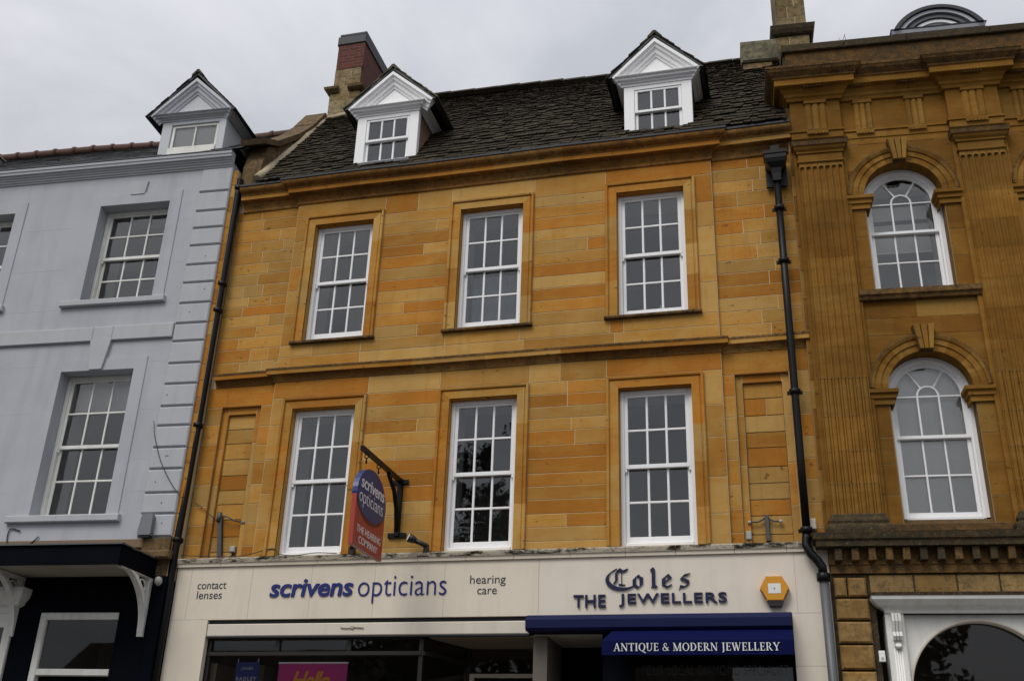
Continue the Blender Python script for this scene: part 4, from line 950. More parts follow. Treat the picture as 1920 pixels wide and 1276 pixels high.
# ================================================================== left: pale blue rendered house (local: u right, v into the wall)
L = thing('painted_terrace_house', 'pale blue rendered terrace house with quoins, sash windows and a gabled dormer', 'building', (-8.55, -0.15, 0), R(3.0))
W = 'pale blue render'; Tm = 'pale grey trim'
UO = [(-5.21, -3.95), (-2.32, -1.04)]; LOW = [(-5.26, -4.01), (-2.365, -1.105)]
UZ2, LZ2 = (9.13, 10.94), (5.53, 7.885)
mb = MB(); xs = [-9.0, -5.26, -3.95, -2.365, -1.04, 0.0]
mb.box(-9, -5.26, 0, .35, 5.18, 11.6, W); mb.box(-3.95, -2.365, 0, .35, 5.18, 11.6, W); mb.box(-1.04, 0.0, 0, .35, 5.18, 11.6, W)
for (ua, ub), (la, lb), (wa, wb) in zip(UO, LOW, ((-5.26, -3.95), (-2.365, -1.04))):
    mb.box(wa, wb, 0, .35, UZ2[1], 11.6, W); mb.box(wa, wb, 0, .35, LZ2[1], UZ2[0], W); mb.box(wa, wb, 0, .35, 5.18, LZ2[0], W)
    if ua > wa: mb.box(wa, ua, 0, .35, UZ2[0], UZ2[1], W)
    if ub < wb: mb.box(ub, wb, 0, .35, UZ2[0], UZ2[1], W)
    if la > wa: mb.box(wa, la, 0, .35, LZ2[0], LZ2[1], W)
    if lb < wb: mb.box(lb, wb, 0, .35, LZ2[0], LZ2[1], W)
mb.box(0.002, 0.10, 0.02, 0.35, 4.6, 11.45, 'mortar'); courses(mb, 0.002, 0.10, 5.0, 11.45, 0.012, 0.27, 'ashlar', wmin=0.08, wmax=0.12, bias=0.35)
mb.box(-9.0, 0.0, 0.35, 6.0, 5.0, 11.5, W)if False else None
# incised joints of the render
for z in (10.55, 9.75, 9.0, 8.0, 7.2, 6.4, 5.9):
    for a, b in ((-3.7, -2.75), (-0.86, -0.56)): mb.box(a, b, -0.0012, 0.0, z, z + 0.007, Tm)
for a, z0, z1 in ((-3.3, 10.55, 11.1), (-3.1, 9.0, 9.75), (-3.35, 7.2, 8.0), (-3.0, 5.9, 6.4), (-0.7, 8.0, 9.0), (-1.7, 5.2, 5.45)): mb.box(a, a + 0.007, -0.0012, 0.0, z0, z1, Tm)
mb.build('wall', L)
mb = MB(); zz = [5.20, 5.54, 5.855, 6.22, 6.555, 6.90, 7.215, 7.58, 7.925, 8.30, 8.61, 8.965, 9.33, 9.66, 10.015, 10.345, 10.67, 11.04, 11.505]
for i, (a, b) in enumerate(zip(zz[:-1], zz[1:])):
    mb.bbox(-0.53, 0.02, -0.038, 0.02, a + 0.012, b - 0.012, Tm, 0.018)
mb.box(-0.528, 0.018, -0.006, 0.001, 5.2, 11.5, Tm)
for u, z in ((-0.20, 9.80), (-0.31, 8.80), (-0.28, 6.42), (-0.25, 6.42), (-0.38, 6.02), (-0.22, 5.70), (-0.16, 5.40), (-0.44, 7.40), (-0.12, 9.20)):
    mb.box(u - .009, u + .009, -0.0395, -0.037, z - .009, z + .009, 'dark plastic')
mb.build('quoins', L)
mb = MB(); prof = [(0.0, 11.515), (0.02, 11.518), (0.026, 11.545), (0.045, 11.55), (0.052, 11.58), (0.07, 11.585), (0.076, 11.612), (0.096, 11.617), (0.102, 11.645), (0.138, 11.655), (0.142, 11.70), (0.155, 11.705), (0.158, 11.752), (0.0, 11.765)]
mb.sweep([(-9, 0), (0.015, 0)], prof, XYZ, Tm); mb.build('cornice', L)
mb = MB(); mb.sweep([(-9, 0), (0.02, 0)], [(0.0, 11.767), (0.162, 11.754), (0.168, 11.762), (0.162, 11.778), (0.08, 11.80), (0.0, 11.88)], XYZ, 'dark lead'); mb.build('lead_capping', L)
mb = MB()
mb.bbox(-9.0, -1.93, -0.05, 0.0, 8.385, 8.63, Tm, 0.01); mb.bbox(-1.58, -0.54, -0.05, 0.0, 8.385, 8.63, Tm, 0.01); mb.bbox(-1.929, -1.581, -0.049, 0.0, 8.385, 8.63, Tm, 0.01); mb.build('string_band', L)
for c, z0, z1, wt, wb in ((-1.67, 11.12, 11.37, 0.16, 0.13), (-1.76, 7.89, 8.40, 0.18, 0.105), (-4.58, 11.12, 11.37, 0.16, 0.13), (-4.66, 7.89, 8.40, 0.18, 0.105)):
    mb = MB(); mb.prism([(c - wb, z0), (c + wb, z0), (c + wt, z1), (c - wt, z1)], XZ, -0.055 if z0 < 9 else -0.03, 0.0, Tm); mb.build('keystone', L)
for (a, b), (z0, z1), st in [(o, UZ2, 0) for o in UO] + [(o, LZ2, 1) for o in LOW]:
    mb = MB(); e = 0.20
    mb.sweep([(a, z0), (a, z1), (b, z1), (b, z0)], [(0.0, 0.0), (0.0, -0.018), (-e, -0.018), (-e - 0.008, 0.002)], XZ, W); mb.build('architrave', L)
    mb = MB(); mb.bbox(a - 0.33, b + 0.25, -0.075, 0.2, z0 - 0.10, z0 - 0.0, Tm, 0.012) if not st else mb.bbox(a - 0.35, b + 0.25, -0.075, 0.2, z0 - 0.085, z0 + 0.02, Tm, 0.012); mb.build('window_sill', L)
    w = sash_window(L, a + .002, b - .002, z0 + .005, z1 - .002, 0.21, 3, (2, 2), 0.5 if not st else 0.5, paint='worn white paint', jamb=0.06, head=0.06, bot=0.07, side=0.45)
    if st:   # blind half let down, seen through the top panes
        mb = MB(); mb.box(a + .1, b - .1, 0.40, 0.405, z1 - 0.58, z1 - 0.02, 'blind'); mb.build('blind', w)
# roof of the blue house
def lrz(u): return 13.98 + 0.10 * min(1, abs(u + 1.6) / 3.0)
mb = MB(); RV = 2.5
mb.mesh([(-9, -0.06, 11.80), (0.12, -0.06, 11.80), (0.12, RV, 13.95), (-9, RV, 13.95), (-9, 6, 11.4), (0.12, 6, 11.4)], [(0, 1, 2, 3), (3, 2, 5, 4), (0, 3, 4), (1, 5, 2)], 'blue slate')
slates(mb, -9, 0.1, -0.07, 11.825, RV + 0.07, 13.97 - 11.825, 16, 'blue slate', wmin=0.24, wmax=0.28, th=0.007, skip=lambda u, y: -1.6 < u < -0.6 and y < 1.0)
mb.box(-9, 0.10, 0.36, 5.9, 0.0, 11.45, 'pale grey trim') if False else None
lr = mb.build('roof', L)
x = -9.0
while x < 0.0:
    mb = MB() if x == -9.0 else mb
    w = 0.44; mb.tube([(x, RV, lrz(x) - 0.03), (x + 0.37, RV, lrz(x + .37) - 0.03), (x + 0.375, RV, lrz(x + .4) - 0.03), (x + 0.435, RV, lrz(x + .4) - 0.03)], [0.085, 0.085, 0.105, 0.105], 'terracotta', 10); x += w
mb.build('ridge_tile', lr)
mb = MB(); mb.box(-9, 0.1, 0.36, 0.5, 5.0, 11.85, W); mb.box(-9, 0.1, 5.6, 5.9, 0.0, 11.4, W); mb.box(-0.2, 0.09, 0.5, 5.6, 0, 11.4, W)
for k in range(0): pass
DX = (-1.66, -0.43)
dormer(L, DX[0], DX[1], 12.0, 12.80, 12.90, 13.62, 0.28, -1.93, -0.24, 12.87, 13.76, 1.5, 'blue slate', 'grey white paint', cols=2, paint='grey white paint', pent='grey white paint', so=(0.19, 0.14), wz0=0.22, single=True, zcb=11.7)
dormer(L, -7.06, -5.83, 12.0, 12.80, 12.90, 13.62, 0.28, -7.33, -5.64, 12.87, 13.76, 1.5, 'blue slate', 'grey white paint', cols=2, paint='grey white paint', pent='grey white paint', so=(0.19, 0.14), wz0=0.22, single=True, zcb=11.7)
# --- shop canopy and front
mb = MB(); CU, CP = -0.15, -0.97
mb.box(-9, CU, CP, -0.001, 4.84, 4.862, 'navy paint'); mb.box(-9, CU - .001, CP, CP + 0.04, 4.60, 4.84, 'navy paint'); mb.box(CU - 0.041, CU - .001, CP + 0.04, -0.001, 4.60, 4.84, 'navy paint')
mb.box(-9, CU - 0.042, CP + 0.041, -0.001, 4.64, 4.655, 'soffit paint')
cn = mb.build('canopy', L)
mb = MB(); mb.mesh([(-9, CP - .03, 4.863), (CU + .03, CP - .03, 4.863), (CU + .03, 0, 4.863), (-9, 0, 4.863), (-9, 0, 5.04), (CU - .35, 0, 5.04), (-9, CP - .03, 4.885), (CU + .03, CP - .03, 4.885), (CU + .03, 0, 4.885)],
    [(6, 7, 5, 4), (7, 8, 5), (0, 1, 7, 6), (1, 2, 8, 7)], 'lead'); mb.build('lead_roof', cn)
def bracket(u):
    mb = MB(); arc = []
    for k in range(15):
        t = R(90 * k / 14); arc.append((-0.90 + 0.82 * math.sin(t) if False else -0.06 - 0.80 * (1 - math.cos(t)), 3.86 + 0.76 * math.sin(t)))
    outer = [(0.0, 4.63), (0.0, 3.80), (-0.05, 3.80)]
    band = [(y, z) for y, z in arc]; inner = [(y + 0.055, z + 0.03) for y, z in arc]
    mb.prism(band + inner[::-1], YZ, u - 0.045, u + 0.045, 'worn white paint')
    mb.prism([(0, 3.80), (-0.05, 3.80), (-0.085, 4.3), (-0.085, 4.63), (0, 4.63)], YZ, u - 0.0465, u + 0.0465, 'worn white paint')
    mb.box(u - 0.043, u + 0.043, -0.86, -0.08, 4.59, 4.63, 'worn white paint')
    for yy, zz, r in ((-0.22, 4.46, 0.09), (-0.38, 4.53, 0.05), (-0.14, 4.28, 0.045)):
        mb.tube([(u, yy + r * math.cos(R(k * 24)), zz + r * math.sin(R(k * 24))) for k in range(16)], 0.014, 'worn white paint', 6)
    mb.mesh([], [], 'worn white paint')
    mb.build('bracket', cn)
bracket(-0.20); bracket(-2.22)
mb = MB(); Nv = 'navy paint'
mb.box(-2.2, -1.83, -0.02, 0.3, 0, 4.64, Nv); mb.box(-0.53, 0.06, -0.02, 0.3, 0, 4.64, Nv); mb.box(-1.83, -0.53, -0.02, 0.3, 4.16, 4.64, Nv); mb.box(-1.83, -0.53, 0.10, 0.3, 2.6, 3.28, Nv)
mb.bbox(-0.10, 0.07, -0.06, -0.021, 0, 4.58, Nv, 0.01); mb.box(-9, 0.02, 0.02, 0.3, 4.64, 5.18, 'rubble stone', T(0.8))
mb.box(-9, -0.4, -0.012, 0.02, 5.06, 5.178, 'cheek render'); mb.box(-0.4, 0.03, -0.05, 0.02, 4.98, 5.178, 'rubble stone', T(0.1)); mb.bbox(-0.36, 0.10, -0.16, -0.05, 4.87, 4.98, 'rubble stone', 0.02, T(0.2))
mb.build('shop_wall', L)
mb = MB(); gl = MB(); Pw = 'worn white paint'
mb.bbox(-1.825, -1.72, 0.0, 0.1, 2.6, 4.14, Pw, 0.01); mb.bbox(-0.60, -0.535, 0.0, 0.1, 2.6, 4.14, Nv, 0.01); mb.bbox(-1.72, -0.60, 0.001, 0.1, 4.04, 4.14, Pw, 0.01); mb.bbox(-1.72, -0.60, 0.001, 0.1, 3.28, 3.37, Pw, 0.01)
pane_quad(gl, -1.72, -0.60, 3.37, 4.04, 0.05, 'shop glass', 0); w = mb.build('doorway_window', L); gl.build('glass', w, fix=False)
mb = MB(); inroom(mb, -1.8, -0.56, 0.101, 1.6, 3.3, 4.1, 'shop dark', 'shop dark', 'shop dark'); mb.build('room', w, fix=False)
mb = MB(); gl = MB()
mb.sweep([(-9, -0.06), (-2.205, -0.06), (-2.205, 0.0)], [(0, 4.12), (0.02, 4.125), (0.03, 4.20), (0.10, 4.23), (0.11, 4.27), (0.16, 4.33), (0.18, 4.40), (0.18, 4.46), (0, 4.47)], XYZ, Pw)
u = -8.9
while u < -2.25: mb.box(u, u + 0.055, -0.15, -0.09, 4.235, 4.30, Pw); u += 0.10
mb.box(-9, -2.205, -0.05, 0.05, 4.02, 4.12, Pw); mb.bbox(-2.33, -2.21, -0.06, 0.1, 0.3, 4.02, Pw, 0.01); mb.box(-2.48, -2.331, -0.05, 0.1, 3.93, 4.02, Pw); mb.box(-9, -2.48, -0.05, 0.1, 3.93, 4.019, Pw)
pane_quad(gl, -4.6, -2.33, 0.7, 3.93, 0.03, 'shop glass', 0); mb.bbox(-4.7, -4.6, -0.05, 0.1, 0.3, 3.93, Pw, 0.01)
w = mb.build('shop_window', L); gl.build('glass', w, fix=False)
mb = MB(); inroom(mb, -4.6, -2.34, 0.101, 2.0, 0.3, 4.0, 'room paint', 'room paint', 'shop dark'); mb.build('room', w, fix=False)

# ================================================================== right: classical ochre stone front
Q = thing('classical_stone_building', 'weathered brown ochre classical stone front with fluted pilasters, round arched white windows and deep cornice', 'building', (0.5, -0.10, 0), R(3.3))
O_ = 'old ashlar'; OG = 'old ashlar grimy'; OB = 'old ashlar blackened'
WV = 0.09; UE = 9.6; NB = 4; BW = 2.18
CX = [1.471 + BW * k for k in range(NB)]; PXS = [0.09 + BW * k for k in range(NB + 1)]; PW = 0.615
ARC = [(9.82, 8.28, 'u'), (6.885, 5.0, 'l')]; RI = 0.52
wall = MB()
# wall face with arched openings: vertical strips + spandrel fans
def arch_pts(c, zc, r, n=24, a0=0, a1=180): return [(c + r * math.cos(R(a0 + (a1 - a0) * k / n)), zc + r * math.sin(R(a0 + (a1 - a0) * k / n))) for k in range(n + 1)]
edges = [-0.02] + [v for c in CX for v in (c - RI, c + RI)] + [UE]
for i in range(0, len(edges), 2): wall.box(edges[i], edges[i + 1], WV + .004, 0.6, 4.50, 11.45, 'old mortar')
for c in CX:
    a, b = c - RI, c + RI
    for (zc, zb, k), zt in zip(ARC, (11.45, 8.28)):
        P = arch_pts(c, zc, RI)
        for (x0_, z0_), (x1_, z1_) in zip(P[:-1], P[1:]):
            wall.mesh([(x0_, WV + .004, z0_), (x1_, WV + .004, z1_), (x1_, WV + .004, zt), (x0_, WV + .004, zt)], [(0, 1, 2, 3)], O_, T(0.4))
            wall.mesh([(x0_, WV - .0, z0_), (x1_, WV - .0, z1_), (x1_, 0.40, z1_), (x0_, 0.40, z0_)], [(0, 1, 2, 3)], O_, T(0.4))
        wall.box(a - 0.001, a, WV, 0.4, zb, zc, O_, T(0.4)); wall.box(b, b + 0.001, WV, 0.4, zb, zc, O_, T(0.4))
    wall.box(a, b, WV + .004, 0.6, 4.5, 5.0, 'old mortar')
# ashlar between pilasters, kept clear of the arches
for k, c in enumerate(CX):
    l, r = PXS[k] + PW, PXS[k + 1]
    for zc, zb, nm in ARC:
        ti = zc - 0.22
        for a, b in ((l, c - RI - 0.01), (c + RI + 0.01, r)): courses(wall, a, b, zb if nm == 'u' else 5.02, ti, WV, 0.42, O_, wmin=0.3, wmax=0.7, bias=0.35, gap=0.003)
    courses(wall, l, r, 7.66, 8.16, WV, 0.25, O_, wmin=0.4, wmax=0.95, bias=0.4, gap=0.003)
    # spandrels: stones cut by the archivolt are laid as a fan of slabs
    for zc, zt in ((9.82, 10.69), (6.885, 7.66)):
        RO_ = 0.755
        for s_ in (-1, 1):
            xe = l if s_ < 0 else r
            P = [(c + s_ * RO_ * math.cos(R(t)), zc + RO_ * math.sin(R(t))) for t in range(0, 91, 6)]
            zcuts = [zc, zc + (zt - zc) * 0.5, zt]
            for za, zb_ in zip(zcuts[:-1], zcuts[1:]):
                tt = T(0.4)
                for (xa, z1_), (xb, z2_) in zip(P[:-1], P[1:]):
                    lo, hi = max(z1_, za + .003), min(z2_, zb_ - .003)
                    if hi <= lo: continue
                    xx = lambda z: c + s_ * math.sqrt(max(0, RO_ ** 2 - (z - zc) ** 2))
                    wall.mesh([(xx(lo), WV, lo), (xe, WV, lo), (xe, WV, hi), (xx(hi), WV, hi)], [(0, 1, 2, 3)], O_, tt)
                if zb_ > zc + RO_: wall.mesh([(c, WV, max(za, zc + RO_)), (xe, WV, max(za, zc + RO_)), (xe, WV, zb_ - .003), (c, WV, zb_ - .003)], [(0, 1, 2, 3)], O_, tt)
wall.box(-0.06, UE, 0.6, 6.0, 0.0, 12.0, 'rubble stone') if False else None
courses(wall, -0.015, 0.085, 5.0, 10.69, WV - .003, 0.42, O_, wmin=0.08, wmax=0.12, bias=0.4, gap=0.003); wall.box(-0.06, 0.3, 0.6, 6.0, 0.0, 12.3, 'rubble stone'); wall.box(UE - .3, UE, 0.6, 6.0, 0.0, 12.0, 'rubble stone'); wall.box(0.3, UE - .3, 5.7, 6.0, 0.0, 12.0, 'rubble stone')
wall.build('wall', Q)
# archivolts, keystones, imposts
for c in CX:
    for zc, zb, nm in ARC:
        mb = MB(); P = arch_pts(c, zc, RI, 28, 180, 0)
        prof = [(0.0, WV + 0.0), (0.0, WV - 0.03), (-0.085, WV - 0.03), (-0.09, WV - 0.045), (-0.165, WV - 0.045), (-0.17, WV - 0.06), (-0.205, WV - 0.075), (-0.23, WV - 0.07), (-0.235, WV + 0.01)]
        tt = [T(0.45 + 0.25 * math.sin(k * 0.9)) for k in range(len(P))]
        mb.sweep(P, prof, XZ, O_, tt, mats=[O_] * 6 + [OG] * 2, smooth=False); mb.build('archivolt', Q)
        mb = MB(); kb, kt, z0, z1 = 0.085, 0.14, zc + 0.51, zc + 0.86
        for j in range(3):
            a0, a1 = -1 + 2 * j / 3 + 0.06, -1 + 2 * (j + 1) / 3 - 0.06
            mb.prism([(c + a0 * kb, z0), (c + a1 * kb, z0), (c + a1 * kt, z1), (c + a0 * kt, z1)], XZ, WV - 0.14, WV - 0.10, O_, T(0.7))
        mb.prism([(c - kb, z0), (c + kb, z0), (c + kt, z1), (c - kt, z1)], XZ, WV - 0.105, WV, OG, T(0.5)); mb.build('keystone', Q)
        for s_ in (-1, 1):
            mb = MB(); xo = c + s_ * 0.765; xi = c + s_ * (RI - 0.03)
            pr = [(0, zc - 0.21), (0.03, zc - 0.21), (0.03, zc - 0.135), (0.055, zc - 0.13), (0.055, zc - 0.075), (0.085, zc - 0.06), (0.09, zc - 0.012), (0.0, zc - 0.002)]
            pth = [(xo, WV), (xi, WV), (xi, 0.30)] if s_ < 0 else [(xi, 0.30), (xi, WV), (xo, WV)]
            mb.sweep(pth, pr, XYZ, O_, [T(0.4)] * 3, mats=[O_] * 6 + [OG]); mb.build('impost', Q)
    mb = MB(); mb.prism([(0.35, 8.36), (-0.02, 8.30), (-0.02, 8.225), (0.005, 8.205), (0.02, 8.165), (WV, 8.160), (0.35, 8.2)], YZ, c - 0.755, c + 0.80, OG, T(0.6)); mb.build('window_sill', Q)
    mb = MB(); mb.prism([(0.35, 5.24), (0.02, 5.09), (0.015, 5.01), (0.35, 5.0)], YZ, c - 0.70, c + 0.70, OG, T(0.6)); mb.build('window_sill', Q)
# arched sash windows
def arched_window(par, c, zc, zb, zm, zmun, y, blind):
    paint = 'white paint'; ro, ri, rs = 0.535, 0.452, 0.405
    fr = MB()
    path = [(c - ro, zb)] + arch_pts(c, zc, ro, 32, 180, 0) + [(c + ro, zb)]
    fr.sweep(path, [(0.0, y + 0.02), (0.0, y + 0.0), (0.05, y), (0.06, y + 0.03), (ro - ri, y + 0.035), (ro - ri, y + 0.12)], XZ, paint)
    fr.box(c - ri, c + ri, y + 0.03, y + 0.12, zb - 0.03, zb + 0.02, paint)
    w = fr.build('window', par); gl = MB()
    up = MB(); yu = y + 0.05
    up.sweep([(c - ri, zm)] + arch_pts(c, zc, ri, 32, 180, 0) + [(c + ri, zm)], [(0, yu), (ri - rs - 0.006, yu), (ri - rs, yu + 0.01), (ri - rs, yu + 0.03)], XZ, paint)
    up.bbox(c - ri, c + ri, yu - .001, yu + 0.035, zm - 0.02, zm + 0.028, paint, 0.006)
    xm = rs / 3.05
    for s_ in (-1, 1): up.bbox(c + s_ * xm - 0.0125, c + s_ * xm + 0.0125, yu + .002, yu + 0.03, zm + 0.028, zc, paint, 0.006)
    up.bbox(c - rs, c + rs, yu + .0035, yu + 0.028, zc - 0.0125, zc + 0.0125, paint, 0.006)
    sm = arch_pts(c, zc + .012, xm + 0.012, 16, 180, 0); up.sweep(sm, [(0, yu + .005), (0.025, yu + .005)], XZ, paint, caps=False); up.sweep(sm, [(0, yu + .03), (0, yu + .005)], XZ, paint, caps=False); up.sweep(sm, [(0.025, yu + .005), (0.025, yu + .03)], XZ, paint, caps=False)
    for t in (58, 122):
        d = Vector((math.cos(R(t)), math.sin(R(t)))); n = Vector((-d.y, d.x)) * 0.0125; p = Vector((c, zc)) + d * (xm + 0.01); q = Vector((c, zc)) + d * (rs + 0.01)
        up.prism([tuple(p + n), tuple(p - n), tuple(q - n), tuple(q + n)], XZ, yu + .006, yu + 0.028, paint)
    up.build('sash', w)
    lo = sash(c - ri, c + ri, zb + 0.02, zm + 0.02, yu + 0.04, 3, 2, paint, top=0.04, bot=0.075, stile=ri - rs, mun=0.025, glass=gl)
    lo.build('sash', w)
    P = arch_pts(c, zc, rs + .01, 28); yy = yu + 0.02
    gl.face([(x, yy, z) for x, z in P], 'glass')
    for a, b in ((-rs, -xm), (-xm, xm), (xm, rs)): pane_quad(gl, c + a, c + b, zm + .02, zc, yy)
    gl.build('glass', w, fix=False)
    room(w, c - rs, c + rs, zb, zc + rs * 0.9, y + 0.125, side=0.4, deep=1.6)
    mb = MB()
    if blind == 'full': mb.box(c - rs - .03, c + rs + .03, y + 0.135, y + 0.14, zb, zc + rs, 'blind'); mb.build('blind', w)
    else:
        mb.box(c - rs, c + rs, y + 0.40, y + 0.405, zm - 0.12, zm + 0.33, 'blind'); mb.box(c - rs, c + rs, y + 0.40, y + 0.41, zm + 0.40, zm + 0.62, 'blind'); mb.box(c - rs, c + rs, y + 0.38, y + 0.40, zm - 0.15, zm - 0.13, 'white paint'); mb.build('blind', w)
    # plastered tympanum behind the fan so the room does not open to the sky
    return w
for k, c in enumerate(CX):
    arched_window(Q, c, 9.80, 8.345, 9.33, 8.85, 0.27, 'part'); arched_window(Q, c, 6.86, 5.225, 6.30, 5.78, 0.27, 'full')
# pilasters: fluted above, reeded below
for px_ in PXS:
    mb = MB(); N = 7
    mb.box(px_ - 0.06, px_ + PW + 0.05, 0.045, WV + .004, 4.97, 10.69, O_, T(0.35))
    zs = [5.22, 5.62, 6.05, 6.52, 7.05, 7.50, 7.95, 8.40, 8.85, 9.30, 9.75, 10.40]
    cell = PW / N
    for za, zb in zip(zs[:-1], zs[1:]):
        tt = T(0.45)
        flut = za > 6.9
        pr = [(px_, 0.045)]
        for j in range(N):
            a = px_ + cell * j; f = cell * 0.11; m_ = a + cell / 2; rr = cell / 2 - f
            pr.append((a, 0.0)); pr.append((a + f, 0.0))
            for t in range(1, 8):
                th = math.pi * t / 8; dy = rr * math.sin(th) * (0.9 if flut else -0.0)
                if not flut: dy = rr * 0.9 - rr * 0.65 * math.sin(th)
                pr.append((m_ - rr * math.cos(th), dy))
            pr.append((a + cell - f, 0.0)); pr.append((a + cell, 0.0))
        pr.append((px_ + PW, 0.045))
        top = zb - 0.004
        vs = [(x, y, za) for x, y in pr] + [(x, y, top) for x, y in pr]; n = len(pr)
        mb.mesh(vs, [(i, i + 1, n + i + 1, n + i) for i in range(n - 1)], O_, tt)
        mb.box(px_ + 0.004, px_ + PW - 0.004, 0.006 if not flut else 0.04, 0.044, top, zb, 'old mortar')
    for j in range(N):
        a = px_ + cell * j; f = cell * 0.11; m_ = a + cell / 2; rr = cell / 2 - f; z0 = 10.30
        mb.prism([(a + f, z0), (a + f, 10.397), (a + cell - f, 10.397), (a + cell - f, z0)] + [(m_ + rr * math.cos(R(t)), z0 + rr * math.sin(R(t))) for t in range(15, 180, 15)], XZ, 0.0006, 0.043, O_, T(0.75))
    pil = mb.build('pilaster', Q)
    mb = MB()
    cap = [(0.0, 10.385), (0.012, 10.39), (0.022, 10.405), (0.012, 10.42), (0.0, 10.425), (0.0, 10.545), (0.02, 10.55), (0.02, 10.575), (0.05, 10.61), (0.06, 10.64), (0.065, 10.65), (0.08, 10.655), (0.082, 10.72), (0.09, 10.735), (0.0, 10.745)]
    mb.sweep([(px_, WV), (px_, 0), (px_ + PW, 0), (px_ + PW, WV)], cap, XYZ, O_, [T(0.5)] * 4, mats=[O_] * 11 + [OG] * 3); mb.build('capital', pil)
    mb = MB()
    for k in range(N): pass
    bs = [(0.0, 5.23), (0.015, 5.215), (0.02, 5.18), (0.045, 5.165), (0.055, 5.13), (0.045, 5.10), (0.05, 5.085), (0.085, 5.065), (0.09, 5.02), (0.085, 4.98), (0.0, 4.965)]
    mb.sweep([(px_, WV), (px_, 0), (px_ + PW, 0), (px_ + PW, WV)], bs[::-1], XYZ, OB, [T(0.6)] * 4); mb.build('base', pil)
# entablature breaking forward over the pilasters
def epath(d0=0.0, d1=WV, extra=0.0):
    p = [(-0.06, 0.6), (-0.06, d0 + 0.0)] if True else []
    p = [(0.04, 0.7), (0.04, d0)]
    for k, px_ in enumerate(PXS):
        if k: p += [(px_ - 0.05, d1), (px_ - 0.05, d0)]
        p += [(px_ + PW + 0.04, d0), (px_ + PW + 0.04, d1)] if px_ + PW + 0.1 < UE else [(UE, d0)]
    if p[-1][0] < UE - .2: p.append((UE, d1))
    return p
EP = epath()
mb = MB(); mb.sweep(EP, [(-0.1, 10.70), (0.0, 10.70), (0.0, 10.80), (0.012, 10.805), (0.012, 10.915), (0.03, 10.918), (0.032, 10.945), (-0.1, 10.945)], XYZ, O_, [T(0.45) for _ in EP]); mb.build('architrave_band', Q)
mb = MB(); mb.sweep(EP, [(-0.1, 10.945), (0.002, 10.945), (0.002, 11.46), (-0.1, 11.46)], XYZ, O_, [T(0.45) for _ in EP])
def trig(u, w, v):
    g = w / 3
    for j in range(3):
        a = u - w / 2 + g * j; e = g * 0.22
        mb.prism([(a, v), (a, v - 0.008), (a + e, v - 0.03), (a + g - e, v - 0.03), (a + g, v - 0.008), (a + g, v)], XYZ, 10.95, 11.40, O_, T(0.65))
    mb.bbox(u - w / 2 - 0.01, u + w / 2 + 0.01, v - 0.045, v, 11.402, 11.46, O_, 0.004, T(0.6))
    mb.box(u - w / 2, u + w / 2, v - 0.036, v - 0.031, 10.885, 10.915, O_, T(0.6))
    for j in range(6): a = u - w / 2 + w * (j + 0.15) / 6; mb.box(a, a + w / 6 * 0.7, v - 0.045, v - 0.031, 10.862, 10.886, O_, T(0.6))
for k, px_ in enumerate(PXS):
    trig(px_ + PW / 2, 0.30, 0.0 - .002)
    if k < NB:
        for du in (0.86 + 0.09, 1.58 + 0.09): trig(px_ + du - 0.09 + 0.12, 0.25, WV - .002)
mb.build('frieze', Q)
mb = MB()
prof = [(-0.1, 11.46), (0.035, 11.462), (0.05, 11.50), (0.075, 11.52), (0.08, 11.56), (0.12, 11.60), (0.13, 11.625), (0.205, 11.632), (0.212, 11.64), (0.215, 11.735), (0.235, 11.742), (0.238, 11.765), (0.262, 11.79), (0.30, 11.83), (0.318, 11.87), (0.325, 11.875), (0.328, 11.91), (-0.1, 11.965)]
mb.sweep(EP, prof, XYZ, O_, [T(0.45) for _ in EP], mats=[O_] * 10 + [OG] * 7)
# small guttae rows under the soffit
for k, px_ in enumerate(PXS):
    for u, w, v in ((px_ + PW / 2, 0.30, 0.0),) + (((px_ + 0.89, 0.25, WV), (px_ + 1.61, 0.25, WV)) if k < NB else ()):
        for j in range(7): a = u - w / 2 + w * j / 7; mb.box(a, a + w / 7 * 0.6, v - 0.19, v - 0.15, 11.606, 11.631, OG, T(0.7))
mb.build('cornice', Q)
mb = MB(); mb.box(0.05, UE, 0.15, 0.60, 11.9, 12.50, OG, T(0.4)); mb.box(0.02, 0.05, 0.17, 0.60, 11.9, 12.50, OB, T(0.4)); mb.build('parapet_wall', Q)
mb = MB(); u = 0.0
while u < UE: w = rng.uniform(0.8, 1.2); mb.bbox(u + .003, min(UE, u + w - .003), 0.10, 0.65, 12.50, 12.64 + rng.uniform(-0.008, 0.008), OB, 0.015, T(0.5)); u += w
mb.build('coping', Q)
# grass tuft is too small to matter; roof behind the parapet
mb = MB(); mb.mesh([(0.0, 0.6, 12.2), (UE, 0.6, 12.2), (UE, 3.2, 14.0), (0.0, 3.2, 14.0), (0, 6, 12), (UE, 6, 12)], [(0, 1, 2, 3), (3, 2, 5, 4), (0, 3, 4), (1, 5, 2)], 'blue slate'); mb.build('roof', Q)
